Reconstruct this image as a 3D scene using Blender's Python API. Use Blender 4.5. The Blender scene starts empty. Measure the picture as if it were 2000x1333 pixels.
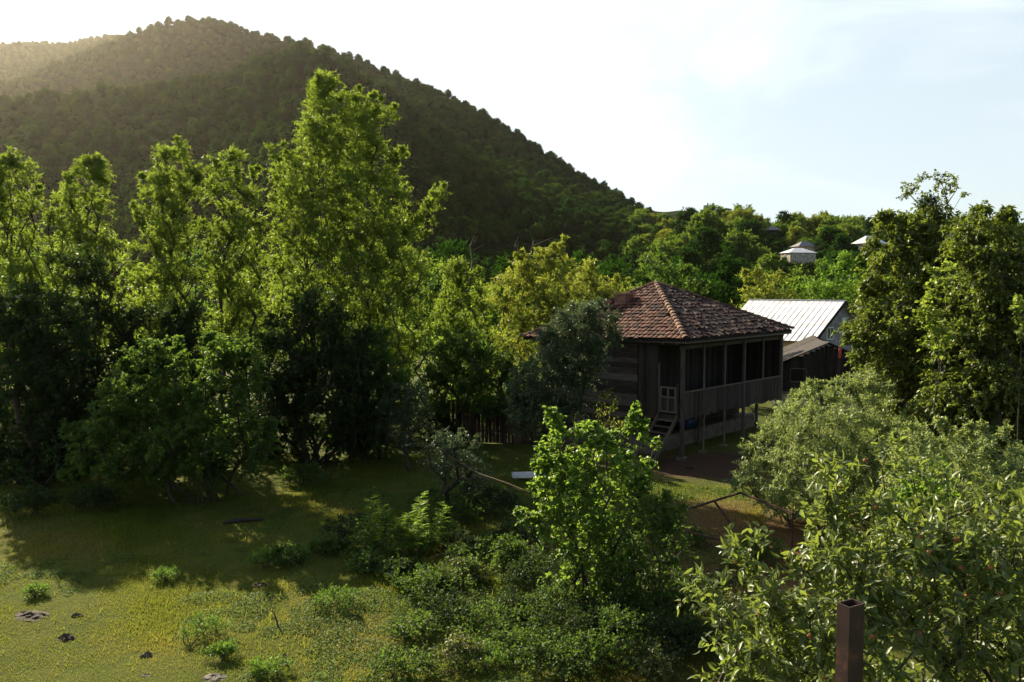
import bpy, math, random
import numpy as np
from mathutils import Vector, Matrix

# ------------------------------------------------------------------ camera, sky, sun, exposure
SC = bpy.context.scene
H = 6.46                       # eye height above the yard
LENS, F = 28.0, 2000 * 28 / 36
HORIZON = 565.0
PITCH = math.atan((666.5 - HORIZON) / F)
cam_data = bpy.data.cameras.new('camera')
cam_data.lens = LENS; cam_data.sensor_width = 36
cam_data.clip_start = 0.1; cam_data.clip_end = 9000
cam = bpy.data.objects.new('camera', cam_data)
SC.collection.objects.link(cam)
cam.location = (0, 0, H)
cam.rotation_euler = (math.pi / 2 - PITCH, 0, 0)
SC.camera = cam

SUN_AZ = math.radians(-36.0)   # from +Y (straight ahead), negative to the left
SUN_EL = math.radians(31.0)
SUN_DIR = Vector((math.sin(SUN_AZ) * math.cos(SUN_EL), math.cos(SUN_AZ) * math.cos(SUN_EL), math.sin(SUN_EL)))
sl = bpy.data.lights.new('sun', 'SUN'); sl.energy = 5.0; sl.angle = math.radians(0.5); sl.color = (1.0, 0.87, 0.64)
so = bpy.data.objects.new('sun', sl); SC.collection.objects.link(so)
so.rotation_euler = SUN_DIR.to_track_quat('Z', 'Y').to_euler()

world = bpy.data.worlds.new('World'); SC.world = world; world.use_nodes = True
wt = world.node_tree; wt.nodes.clear()
def wn(t, **k):
    n = wt.nodes.new(t)
    for a, b in k.items(): setattr(n, a, b)
    return n
w_out = wn('ShaderNodeOutputWorld'); w_bg = wn('ShaderNodeBackground'); w_bg.inputs['Strength'].default_value = 0.05
sky = wn('ShaderNodeTexSky', sky_type='NISHITA', sun_disc=False, sun_elevation=SUN_EL, sun_rotation=SUN_AZ)
sky.air_density = 1.0; sky.dust_density = 1.0; sky.ozone_density = 1.0
tc = wn('ShaderNodeTexCoord')
# thin high cloud: noise stretched sideways over the sky's direction vector, thicker towards the sun
mp = wn('ShaderNodeMapping'); mp.inputs['Scale'].default_value = (1.3, 1.3, 4.0)
nz = wn('ShaderNodeTexNoise'); nz.inputs['Scale'].default_value = 2.2; nz.inputs['Detail'].default_value = 7; nz.inputs['Roughness'].default_value = 0.55
nz.inputs['Distortion'].default_value = 0.4
dt = wn('ShaderNodeVectorMath', operation='DOT_PRODUCT'); dt.inputs[1].default_value = (-0.72, 0.60, 0.30)
mr = wn('ShaderNodeMapRange'); mr.inputs['From Min'].default_value = 0.38; mr.inputs['From Max'].default_value = 0.74
mr.inputs['To Min'].default_value = -0.10; mr.inputs['To Max'].default_value = 0.50
ad = wn('ShaderNodeMath', operation='ADD')
cr = wn('ShaderNodeMapRange', interpolation_type='SMOOTHSTEP'); cr.inputs['From Min'].default_value = 0.34; cr.inputs['From Max'].default_value = 0.62
cr.inputs['To Min'].default_value = 0.60
mx = wn('ShaderNodeMix', data_type='RGBA'); mx.inputs['B'].default_value = (7.9, 8.9, 9.3, 1)
wt.links.new(tc.outputs['Generated'], mp.inputs['Vector']); wt.links.new(mp.outputs[0], nz.inputs['Vector'])
wt.links.new(tc.outputs['Generated'], dt.inputs[0]); wt.links.new(dt.outputs['Value'], mr.inputs['Value'])
wt.links.new(nz.outputs['Fac'], ad.inputs[0]); wt.links.new(mr.outputs[0], ad.inputs[1])
wt.links.new(ad.outputs[0], cr.inputs['Value']); # the veil thins out overhead and on the side of the sky away from the sun
sx = wn('ShaderNodeSeparateXYZ'); wt.links.new(tc.outputs['Generated'], sx.inputs[0])
mz = wn('ShaderNodeMapRange', interpolation_type='SMOOTHSTEP'); mz.inputs['From Min'].default_value = .36; mz.inputs['From Max'].default_value = .75; mz.inputs['To Min'].default_value = 1; mz.inputs['To Max'].default_value = .18
wt.links.new(sx.outputs[2], mz.inputs['Value'])
mb = wn('ShaderNodeMapRange', interpolation_type='SMOOTHSTEP'); mb.inputs['From Min'].default_value = -.65; mb.inputs['From Max'].default_value = -.05; mb.inputs['To Min'].default_value = .2; mb.inputs['To Max'].default_value = 1
wt.links.new(dt.outputs['Value'], mb.inputs['Value'])
m1 = wn('ShaderNodeMath', operation='MULTIPLY'); wt.links.new(mz.outputs[0], m1.inputs[0]); wt.links.new(mb.outputs[0], m1.inputs[1])
m2 = wn('ShaderNodeMath', operation='MULTIPLY'); wt.links.new(cr.outputs[0], m2.inputs[0]); wt.links.new(m1.outputs[0], m2.inputs[1])
wt.links.new(sky.outputs[0], mx.inputs['A']); wt.links.new(m2.outputs[0], mx.inputs['Factor']); wt.links.new(mx.outputs['Result'], w_bg.inputs['Color'])
wt.links.new(w_bg.outputs[0], w_out.inputs['Surface'])

SC.view_settings.view_transform = 'Standard'; SC.view_settings.look = 'None'
SC.view_settings.exposure = 1.35; SC.view_settings.gamma = 1.0
SC.cycles.max_bounces = 6; SC.cycles.diffuse_bounces = 2; SC.cycles.transmission_bounces = 4
SC.cycles.glossy_bounces = 2; SC.cycles.transparent_max_bounces = 4; SC.cycles.volume_bounces = 1
SC.cycles.sample_clamp_indirect = 4.0
SC.cycles.caustics_reflective = False; SC.cycles.caustics_refractive = False

CP, SP = math.cos(PITCH), math.sin(PITCH)
def P(px, py, Y):
    """World point seen at pixel (px, py) of the 2000 px photograph, at the distance Y ahead."""
    u = (px - 1000) / F; v = (666.5 - py) / F
    t = Y / (CP + v * SP)
    return np.array([u * t, Y, H + t * (v * CP - SP)])
def G(px, py, z=0.0):
    u = (px - 1000) / F; v = (666.5 - py) / F
    t = (z - H) / (v * CP - SP)
    return np.array([u * t, t * (CP + v * SP), z])

# ------------------------------------------------------------------ small helpers
HAZE = 0.00006
COL = SC.collection
def new_mesh(name, V, faces_list):
    """faces_list: list of (n,k) int arrays."""
    me = bpy.data.meshes.new(name)
    V = np.asarray(V, np.float32)
    fl = [np.asarray(f, np.int32) for f in faces_list if len(f)]
    me.vertices.add(len(V)); me.vertices.foreach_set('co', V.ravel())
    li = np.concatenate([f.ravel() for f in fl])
    tot = np.concatenate([np.full(len(f), f.shape[1], np.int32) for f in fl])
    st = np.concatenate([[0], np.cumsum(tot)[:-1]]).astype(np.int32)
    me.loops.add(len(li)); me.loops.foreach_set('vertex_index', li)
    me.polygons.add(len(tot)); me.polygons.foreach_set('loop_start', st)
    me.update(calc_edges=True); me.validate()
    return me
def set_attr(me, name, vals):
    a = me.attributes.new(name, 'FLOAT', 'POINT'); a.data.foreach_set('value', np.asarray(vals, np.float32))
def link(name, me, mat=None, parent=None, loc=None, rot=None):
    o = bpy.data.objects.new(name, me); COL.objects.link(o)
    if mat is not None and me is not None and len(me.materials) == 0: me.materials.append(mat)
    if parent is not None: o.parent = parent
    if loc is not None: o.location = loc
    if rot is not None: o.rotation_euler = rot
    return o
def tag(o, label=None, cat=None, group=None, kind=None):
    if label: o['label'] = label
    if cat: o['category'] = cat
    if group: o['group'] = group
    if kind: o['kind'] = kind
    return o
def empty(name, loc=(0, 0, 0), rz=0.0):
    o = bpy.data.objects.new(name, None); COL.objects.link(o); o.location = loc; o.rotation_euler = (0, 0, rz)
    o.empty_display_size = 0.2
    return o
def copy_tree(o, parent=None):
    c = o.copy(); COL.objects.link(c)
    if parent is not None: c.parent = parent
    for ch in list(o.children): copy_tree(ch, c)
    return c

class MB:
    """collects boxes, bars and tubes into one mesh"""
    def __init__(s): s.v = []; s.q = []; s.t = []; s.n = 0; s.a = []
    def add(s, V, Q=(), T=(), a=None):
        V = np.asarray(V, float).reshape(-1, 3)
        if len(Q): s.q.append(np.asarray(Q) + s.n)
        if len(T): s.t.append(np.asarray(T) + s.n)
        s.v.append(V); s.n += len(V); s.a.append(np.full(len(V), random.random() if a is None else a))
    def box(s, x0, y0, z0, x1, y1, z1, a=None, j=0.0):
        V = np.array([[x, y, z] for z in (z0, z1) for x, y in ((x0, y0), (x1, y0), (x1, y1), (x0, y1))], float)
        if j: V += (np.random.rand(*V.shape) - .5) * j
        s.add(V, [(3, 2, 1, 0), (4, 5, 6, 7), (0, 1, 5, 4), (1, 2, 6, 5), (2, 3, 7, 6), (3, 0, 4, 7)], a=a)
    def bar(s, p, q, w, h=None, a=None, up=(0, 0, 1), w2=None):
        p = np.array(p, float); q = np.array(q, float); h = w if h is None else h
        d = q - p; d /= np.linalg.norm(d) + 1e-9
        up = np.array(up, float)
        if abs(d @ up) > .95: up = np.array([1., 0, 0]) if abs(d[0]) < .9 else np.array([0, 1., 0])
        x = np.cross(d, up); x /= np.linalg.norm(x); y = np.cross(x, d)
        k = 1.0 if w2 is None else w2 / w
        V = []
        for c, m in ((p, 1.0), (q, k)):
            for a_, b_ in ((-1, -1), (1, -1), (1, 1), (-1, 1)): V.append(c + x * a_ * w / 2 * m + y * b_ * h / 2 * m)
        s.add(V, [(3, 2, 1, 0), (4, 5, 6, 7), (0, 1, 5, 4), (1, 2, 6, 5), (2, 3, 7, 6), (3, 0, 4, 7)], a=a)
    def tube(s, pts, rad, n=8, a=None):
        pts = np.array(pts, float); rad = np.broadcast_to(rad, (len(pts),)); V = []
        for i, c in enumerate(pts):
            d = pts[min(i + 1, len(pts) - 1)] - pts[max(i - 1, 0)]; d /= np.linalg.norm(d) + 1e-9
            u = np.array([0, 0, 1.]) if abs(d[2]) < .9 else np.array([1., 0, 0])
            x = np.cross(d, u); x /= np.linalg.norm(x); y = np.cross(x, d)
            for k in range(n):
                t = 2 * math.pi * k / n; V.append(c + rad[i] * (x * math.cos(t) + y * math.sin(t)))
        Q = [(i * n + k, i * n + (k + 1) % n, (i + 1) * n + (k + 1) % n, (i + 1) * n + k) for i in range(len(pts) - 1) for k in range(n)]
        m = len(V); V += [pts[0], pts[-1]]; b = (len(pts) - 1) * n
        T = [(m, (k + 1) % n, k) for k in range(n)] + [(m + 1, b + k, b + (k + 1) % n) for k in range(n)]
        s.add(V, Q, T, a=a)
    def build(s, name, mat, parent=None, bevel=0.0, loc=None, rot=None):
        f = []
        if s.q: f.append(np.concatenate(s.q))
        if s.t: f.append(np.concatenate(s.t))
        me = new_mesh(name, np.concatenate(s.v), f); me.polygons.foreach_set('use_smooth', np.zeros(len(me.polygons), bool)); set_attr(me, 'v', np.concatenate(s.a))
        o = link(name, me, mat, parent, loc, rot)
        if bevel:
            m = o.modifiers.new('b', 'BEVEL'); m.width = bevel; m.segments = 1; m.limit_method = 'ANGLE'
        return o

# ------------------------------------------------------------------ materials
def mat_new(name):
    m = bpy.data.materials.new(name); m.use_nodes = True; nt = m.node_tree; nt.nodes.clear()
    return m, nt, nt.nodes.new('ShaderNodeOutputMaterial')
def N(nt, t, ins=None, **k):
    n = nt.nodes.new(t)
    for a, b in k.items(): setattr(n, a, b)
    for a, b in (ins or {}).items():
        if isinstance(b, bpy.types.NodeSocket): nt.links.new(b, n.inputs[a])
        else: n.inputs[a].default_value = b
    return n
def ramp(nt, fac, stops):
    r = N(nt, 'ShaderNodeValToRGB', {'Fac': fac}); e = r.color_ramp.elements
    while len(e) < len(stops): e.new(0.5)
    for el, (p, c) in zip(e, stops): el.position = p; el.color = (*c, 1)
    return r.outputs['Color']
def mixc(nt, f, a, b, bt='MIX'):
    n = N(nt, 'ShaderNodeMix', data_type='RGBA', blend_type=bt)
    for sk, val in ((0, f), (6, a), (7, b)):
        if isinstance(val, bpy.types.NodeSocket): nt.links.new(val, n.inputs[sk])
        else: n.inputs[sk].default_value = val if sk == 0 else (*val, 1)
    return n.outputs[2]

def leaf_mat(name, dark, light, trans, tmix=0.5, gloss=0.12, rough=0.4, odd=None, vary=0.0):
    """dark..light: leaf colours; trans: colour of light coming through; odd: colour of a few turning leaves"""
    m, nt, out = mat_new(name)
    at = N(nt, 'ShaderNodeAttribute', attribute_name='v').outputs['Fac']
    st = [(0.0, dark), (0.6, light), (0.93, tuple(c * 1.15 for c in light))]
    if odd: st[2] = (0.955, tuple(c * 1.1 for c in light)); st.append((0.975, odd))
    col = ramp(nt, at, st)
    if vary:   # crowns of one wood differ in colour from tree to tree
        oi = N(nt, 'ShaderNodeObjectInfo').outputs['Random']
        tone = ramp(nt, oi, [(0, (1 - vary, 1 - vary * .9, 1 - vary * .7)), (.5, (1, 1, 1)), (.8, (1 + vary * .7, 1 + vary * .5, 1 - vary * .2)), (1, (1 + vary * 1.35, 1 + vary * 1.2, 1 + vary * .1))])
        col = mixc(nt, 1.0, col, tone, 'MULTIPLY')
    tcol = mixc(nt, at, tuple(c * .8 for c in trans), tuple(c * 1.15 for c in trans))
    d = N(nt, 'ShaderNodeBsdfDiffuse', {'Color': col}); t = N(nt, 'ShaderNodeBsdfTranslucent', {'Color': tcol})
    mx1 = N(nt, 'ShaderNodeMixShader', {0: tmix, 1: d.outputs[0], 2: t.outputs[0]})
    g = N(nt, 'ShaderNodeBsdfGlossy', {'Color': (.9, .95, .9, 1), 'Roughness': rough})
    lw = N(nt, 'ShaderNodeLayerWeight', {'Blend': 0.25})
    gloss *= .35
    gf = N(nt, 'ShaderNodeMath', {0: lw.outputs['Facing'], 1: gloss}, operation='MULTIPLY')
    gf2 = N(nt, 'ShaderNodeMath', {0: gf.outputs[0], 1: gloss * .35}, operation='ADD')
    mx2 = N(nt, 'ShaderNodeMixShader', {0: gf2.outputs[0], 1: mx1.outputs[0], 2: g.outputs[0]})
    nt.links.new(mx2.outputs[0], out.inputs['Surface'])
    return m

def solid_mat(name, cols, scale=4.0, stretch=(1, 1, 1), rough=0.85, bump=0.3, dist=0.01, metallic=0.0, attr=0.35, spec=0.3, detail=6, coords='Object'):
    """noise driven colour between two or three stops, a per-piece shift, bump"""
    m, nt, out = mat_new(name)
    tcn = N(nt, 'ShaderNodeTexCoord')
    mpn = N(nt, 'ShaderNodeMapping', {'Vector': tcn.outputs[coords], 'Scale': stretch})
    n1 = N(nt, 'ShaderNodeTexNoise', {'Vector': mpn.outputs[0], 'Scale': scale, 'Detail': detail, 'Roughness': .62})
    at = N(nt, 'ShaderNodeAttribute', attribute_name='v').outputs['Fac']
    sh = N(nt, 'ShaderNodeMath', {0: at, 1: -0.5}, operation='ADD')
    sc = N(nt, 'ShaderNodeMath', {0: sh.outputs[0], 1: attr, 2: n1.outputs['Fac']}, operation='MULTIPLY_ADD')
    k = len(cols); stops = [(0.3 + 0.42 * i / max(1, k - 1), c) for i, c in enumerate(cols)]
    col = ramp(nt, sc.outputs[0], stops)
    b = N(nt, 'ShaderNodeBump', {'Height': n1.outputs['Fac'], 'Strength': bump, 'Distance': dist})
    p = N(nt, 'ShaderNodeBsdfPrincipled', {'Base Color': col, 'Roughness': rough, 'Metallic': metallic, 'Normal': b.outputs[0], 'Specular IOR Level': spec})
    nt.links.new(p.outputs[0], out.inputs['Surface'])
    return m

def fbm(x, y, seed=0, sc=1.0, octv=4):
    """cheap smooth noise for numpy arrays, about -1..1"""
    r = np.random.RandomState(seed); o = np.zeros_like(x, dtype=float); amp = 1.0; tot = 0
    for k in range(octv):
        for j in range(3):
            a = r.rand() * 6.28; f = sc * (2 ** k) * (0.8 + .4 * r.rand()); ph = r.rand() * 6.28; ph2 = r.rand() * 6.28
            o += amp * np.sin((x * math.cos(a) + y * math.sin(a)) * f + ph + 1.3 * np.sin((x * -math.sin(a) + y * math.cos(a)) * f * .7 + ph2))
        tot += amp * 1.7; amp *= .5
    return o / tot
# ------------------------------------------------------------------ the land
BARK = solid_mat('bark', [(.035, .026, .02), (.085, .065, .048), (.15, .12, .09)], scale=9, stretch=(1, 1, .25), bump=.8, dist=.02)
BARK_PALE = solid_mat('bark_pale', [(.07, .055, .04), (.16, .125, .09), (.26, .21, .16)], scale=9, stretch=(1, 1, .25), bump=.8, dist=.02)

LF_LOCUST = leaf_mat('leaf_locust', (.035, .065, .012), (.07, .11, .018), (.28, .385, .035), .55, .10)
LF_YELLOW = leaf_mat('leaf_yellowing', (.055, .08, .016), (.11, .135, .022), (.34, .39, .045), .55, .08, odd=(.3, .24, .04))
LF_DARK = leaf_mat('leaf_dark', (.010, .022, .007), (.026, .048, .012), (.07, .12, .018), .38, .08, .42)
LF_MID = leaf_mat('leaf_mid', (.022, .045, .010), (.05, .09, .018), (.16, .27, .03), .45, .08, .45)
LF_GREY = leaf_mat('leaf_grey', (.026, .042, .020), (.055, .082, .038), (.12, .18, .06), .32, .16, .4)
LF_OLIVE = leaf_mat('leaf_olive', (.08, .115, .04), (.17, .22, .09), (.38, .46, .11), .45, .16, .42)
LF_HAZEL = leaf_mat('leaf_hazel', (.035, .075, .012), (.075, .14, .022), (.28, .43, .045), .5, .12, .4)
LF_MEDLAR = leaf_mat('leaf_medlar', (.04, .062, .016), (.115, .145, .038), (.28, .36, .05), .42, .20, .45, odd=(.34, .26, .06))
LF_SUMAC = leaf_mat('leaf_sapling', (.06, .12, .01), (.11, .19, .02), (.34, .52, .03), .5, .08)
LF_PEAR = leaf_mat('leaf_pear', (.035, .052, .012), (.095, .118, .026), (.23, .30, .03), .42, .16, .42)
LF_BRIGHT = leaf_mat('leaf_bright', (.05, .10, .012), (.085, .155, .02), (.22, .38, .035), .5, .08)
LF_BRAMBLE = leaf_mat('leaf_bramble', (.028, .045, .014), (.085, .105, .03), (.24, .28, .05), .42, .16, .42, odd=(.22, .12, .04))
LF_RED = leaf_mat('leaf_red', (.25, .03, .01), (.4, .06, .02), (.5, .08, .02), .4, .1)

def sstep(a, b, x):
    t = np.clip((x - a) / (b - a), 0, 1); return t * t * (3 - 2 * t)

# skyline rows measured off the photograph: (px, py)
SK_A = [(-700, 260), (-300, 215), (0, 160), (70, 147), (98, 130), (175, 103), (196, 93), (245, 75), (297, 55), (350, 39), (385, 34), (445, 36), (472, 44), (490, 53), (560, 68), (595, 74), (647, 85),
        (682, 100), (720, 114), (800, 148), (900, 190), (980, 235), (1060, 285), (1130, 330), (1200, 366), (1270, 398), (1330, 425), (1500, 470), (1700, 560)]
SK_B = [(-900, 130), (-400, 110), (0, 96), (70, 89), (140, 82), (192, 69), (245, 70), (330, 75), (450, 120), (600, 200), (800, 400)]
SK_C = [(-900, 330), (-300, 250), (0, 188), (52, 180), (105, 173), (157, 184), (170, 174), (210, 164), (262, 162), (315, 156), (385, 146), (420, 136), (448, 136), (490, 113), (525, 98), (560, 88), (600, 84),
        (640, 92), (700, 128), (800, 190), (1000, 340), (1200, 460)]
TREE_PX = {560: 13, 430: 16, 800: 8}
def px_of(x, y): return 1000 + F * x / np.maximum(y, 1e-3)
_gx = np.arange(-3200, 5200, 10.0); _sm = {}
def ridge(px, tab, D, down, y=None, spread=70.):
    t = np.interp(_gx, [a for a, b in tab], [b for a, b in tab])
    if id(tab) not in _sm:
        k = np.exp(-(np.arange(-60, 61) / 9.) ** 2); k /= k.sum(); _sm[id(tab)] = np.convolve(np.pad(t, 60, mode='edge'), k, 'valid')
    py = np.interp(px, _gx, t)
    if y is not None:
        w = np.exp(-((y - D) / spread) ** 2); py = py * w + np.interp(px + 45 * fbm(px * 0 + y, px * .0, 5, .02, 2), _gx, _sm[id(tab)]) * (1 - w)
    py = py + down
    return H + (HORIZON - py) / F * D
def land(x, y):
    x = np.asarray(x, float); y = np.asarray(y, float)
    r = np.hypot(x, y); yy = np.maximum(y, 1.0)
    px = np.where(y > 1, px_of(x, yy), np.where(x < 0, -4000, 6000)); px = np.clip(px, -3000, 5000)
    base = .10 * fbm(x, y, 3, .25, 3) * sstep(6, 14, r)
    base = base + .035 * fbm(x, y, 4, 1.3, 3) * sstep(8, 13, r) * (1 - sstep(26, 34, r))
    base = base - 2.6 * sstep(46, 85, y)
    # a bank that climbs behind the left tree row
    # mountain: distances measured along Y
    DA = np.interp(px, [-400, 450, 650, 1280], [720, 640, 560, 430])
    zA = ridge(px, SK_A, DA, 19, y); zB = ridge(px, SK_B, 1000, 12, y); zC = ridge(px, SK_C, 400, 24, y)
    foot = -2.6
    hC = np.where(y < 400, foot + (zC - foot) * np.clip((y - 200) / 200, 0, 1) ** .95, zC - (y - 400) * .35)
    sA = np.where(px < 640, .62, np.nan)
    rampA = foot + (zA - foot) * np.clip((y - 215) / np.maximum(DA - 215, 1), 0, 1) ** 1.12
    tentA = zA - .78 * (DA - y)
    w = sstep(560, 720, px)
    hA = np.where(y < DA, tentA * (1 - w) + rampA * w, zA - (y - DA) * .35)
    hB = np.where(y < 1000, zB - .5 * (1000 - y), zB - (y - 1000) * .2)
    m = np.maximum(np.maximum(hC, hA), hB)
    gull = fbm(x, y, 11, .014, 4) * 11.0 * sstep(180, 300, y) * (1 - .9 * np.exp(-((y - DA) / 60.) ** 2)) * (1 - .8 * np.exp(-((y - 400) / 40.) ** 2))
    m = m + gull
    # village hillside to the right
    hv = np.interp(y, [70, 110, 150, 200, 260, 320, 400, 700], [-2.6, -2, 3, 12, 22, 30, 34, 10])
    cv = np.interp(px, [1250, 1400, 1500, 1700, 1900, 2100, 3000], [1.0, 1.05, .96, .92, .88, .84, .6])
    hv = np.where(y > 110, hv * cv, hv) + fbm(x, y, 21, .03, 3) * 2.0 * sstep(110, 180, y)
    k = sstep(1180, 1400, px)
    far = np.maximum(m * (1 - k) + hv * k, np.where(k < .999, np.where(k > 0, m, -1e9), -1e9) * 1.0 - 6 * k)
    far = np.where(k >= .999, hv, far)
    t = sstep(85, 125, y)
    front = sstep(-.25, .05, y / np.maximum(r, 1))
    z = base * (1 - t) + np.maximum(far, -3.0) * t
    return base * (1 - front) + z * front
def landz(x, y): return float(land(np.array([x]), np.array([y]))[0])

def build_land():
    rs = np.concatenate([np.linspace(0.5, 45, 150), np.geomspace(45.6, 1500, 210)])
    az = np.concatenate([np.radians(np.linspace(-52, 52, 330)), np.radians(np.linspace(54, 306, 60))])
    R, A = np.meshgrid(rs, az, indexing='ij')
    X = R * np.sin(A); Y = R * np.cos(A)
    Z = land(X, Y)
    Z = np.where(R > 1490, np.minimum(Z, -3), Z)
    n, m = R.shape
    V = np.stack([X, Y, Z], -1).reshape(-1, 3)
    i, j = np.meshgrid(np.arange(n - 1), np.arange(m), indexing='ij'); j2 = (j + 1) % m
    Q = np.stack([i * m + j, (i + 1) * m + j, (i + 1) * m + j2, i * m + j2], -1).reshape(-1, 4)
    yc = Y[i, j].ravel(); pxm = px_of(X[i, j].ravel(), np.maximum(yc, 1))
    far = yc > 108
    hill = far & (pxm > 1290) ; mont = far & ~hill
    near = ~far
    ns = {}
    for name, mask in (('ground', near), ('mountain', mont), ('hillside', hill)):
        q = Q[mask][:, ::-1]; u, inv = np.unique(q, return_inverse=True)
        VV = V[u]; qq = inv.reshape(-1, 4)
        if name == 'ground':
            VV = np.vstack([VV, [[0, 0, 0]]]); c = len(VV) - 1
            look = {g: k for k, g in enumerate(u)}
            tri = np.array([(look[b], look[a], c) for a, b in zip(range(m), list(range(1, m)) + [0])])[:, ::-1]
            me = new_mesh(name, VV, [qq, tri])
        else: me = new_mesh(name, VV, [qq])
        me.polygons.foreach_set('use_smooth', np.ones(len(me.polygons), bool))
        ns[name] = me
    # grass and earth
    g, nt, out = mat_new('grassy_ground')
    t = N(nt, 'ShaderNodeTexCoord').outputs['Object']
    big = N(nt, 'ShaderNodeTexNoise', {'Vector': t, 'Scale': .35, 'Detail': 6, 'Roughness': .6}).outputs['Fac']
    med = N(nt, 'ShaderNodeTexNoise', {'Vector': t, 'Scale': 1.7, 'Detail': 8, 'Roughness': .65}).outputs['Fac']
    fin = N(nt, 'ShaderNodeTexNoise', {'Vector': t, 'Scale': 26, 'Detail': 8, 'Roughness': .7}).outputs['Fac']
    c1 = ramp(nt, big, [(.35, (.026, .058, .009)), (.5, (.068, .09, .014)), (.64, (.13, .118, .026))])
    c2 = ramp(nt, med, [(.34, (.022, .055, .008)), (.50, (.07, .094, .014)), (.66, (.16, .115, .04))])
    c = mixc(nt, .5, c1, c2)
    c = mixc(nt, .55, c, ramp(nt, fin, [(.35, (.013, .022, .004)), (.5, (.062, .074, .010)), (.68, (.14, .135, .02))]))
    # bare reddish earth in front of the wooden house and to its right
    sep = N(nt, 'ShaderNodeSeparateXYZ', {'Vector': t})
    dx = N(nt, 'ShaderNodeMath', {0: sep.outputs[0], 1: -8.3}, operation='ADD').outputs[0]
    dy = N(nt, 'ShaderNodeMath', {0: sep.outputs[1], 1: -29.0}, operation='ADD').outputs[0]
    d2 = N(nt, 'ShaderNodeMath', {0: dx, 1: dx}, operation='MULTIPLY').outputs[0]
    e2 = N(nt, 'ShaderNodeMath', {0: dy, 1: dy}, operation='MULTIPLY').outputs[0]
    dd = N(nt, 'ShaderNodeMath', {0: d2, 1: .35, 2: e2}, operation='MULTIPLY_ADD').outputs[0]
    ds = N(nt, 'ShaderNodeMath', {0: dd}, operation='SQRT').outputs[0]
    dn = N(nt, 'ShaderNodeMath', {0: med, 1: 2.4, 2: ds}, operation='MULTIPLY_ADD').outputs[0]
    f1 = N(nt, 'ShaderNodeMapRange', {'Value': dn, 'From Min': 4.0, 'From Max': 2.9}).outputs[0]
    earth = ramp(nt, fin, [(.3, (.04, .022, .014)), (.6, (.085, .045, .03))])
    c = mixc(nt, f1, c, earth)
    dx = N(nt, 'ShaderNodeMath', {0: sep.outputs[0], 1: -6.4}, operation='ADD').outputs[0]
    dy = N(nt, 'ShaderNodeMath', {0: sep.outputs[1], 1: -20.0}, operation='ADD').outputs[0]
    d2 = N(nt, 'ShaderNodeMath', {0: dx, 1: dx}, operation='MULTIPLY').outputs[0]
    e2 = N(nt, 'ShaderNodeMath', {0: dy, 1: dy}, operation='MULTIPLY').outputs[0]
    dd = N(nt, 'ShaderNodeMath', {0: d2, 1: 1.6, 2: e2}, operation='MULTIPLY_ADD').outputs[0]
    ds = N(nt, 'ShaderNodeMath', {0: dd}, operation='SQRT').outputs[0]
    dn = N(nt, 'ShaderNodeMath', {0: med, 1: 3.0, 2: ds}, operation='MULTIPLY_ADD').outputs[0]
    f2 = N(nt, 'ShaderNodeMapRange', {'Value': dn, 'From Min': 6.2, 'From Max': 4.6}).outputs[0]
    f3 = N(nt, 'ShaderNodeMath', {0: f2, 1: .95}, operation='MULTIPLY').outputs[0]
    c = mixc(nt, f3, c, ramp(nt, fin, [(.35, (.05, .026, .012)), (.5, (.12, .065, .03)), (.7, (.13, .10, .03))]))
    hsum = N(nt, 'ShaderNodeMath', {0: fin, 1: .35, 2: med}, operation='MULTIPLY_ADD').outputs[0]
    b = N(nt, 'ShaderNodeBump', {'Height': hsum, 'Strength': 1.0, 'Distance': .09}).outputs[0]
    p = N(nt, 'ShaderNodeBsdfPrincipled', {'Base Color': c, 'Roughness': .95, 'Normal': b, 'Specular IOR Level': .1})
    nt.links.new(p.outputs[0], out.inputs['Surface'])
    wood = solid_mat('forest_floor', [(.008, .013, .004), (.018, .026, .008)], scale=.05, bump=.1, dist=.3, spec=0, rough=1)
    hillm = solid_mat('hill_grass', [(.018, .03, .010), (.035, .05, .015)], scale=.06, bump=.1, dist=.3, spec=0, rough=1)
    tag(link('ground', ns['ground'], g), kind='structure')
    tag(link('mountain', ns['mountain'], wood), kind='structure')
    tag(link('hillside', ns['hillside'], hillm), kind='structure')
build_land()
def haze_box():
    m = MB(); m.box(-1620, -1620, -6.5, 1620, 1620, 330, a=.5); o = m.build('haze', None)
    mt, nt, out = mat_new('haze_air'); v = N(nt, 'ShaderNodeVolumePrincipled', {'Color': (.96, .88, .76, 1), 'Density': HAZE, 'Anisotropy': .88})
    nt.links.new(v.outputs[0], out.inputs['Volume']); o.data.materials.append(mt); tag(o, kind='stuff')
haze_box()
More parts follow.
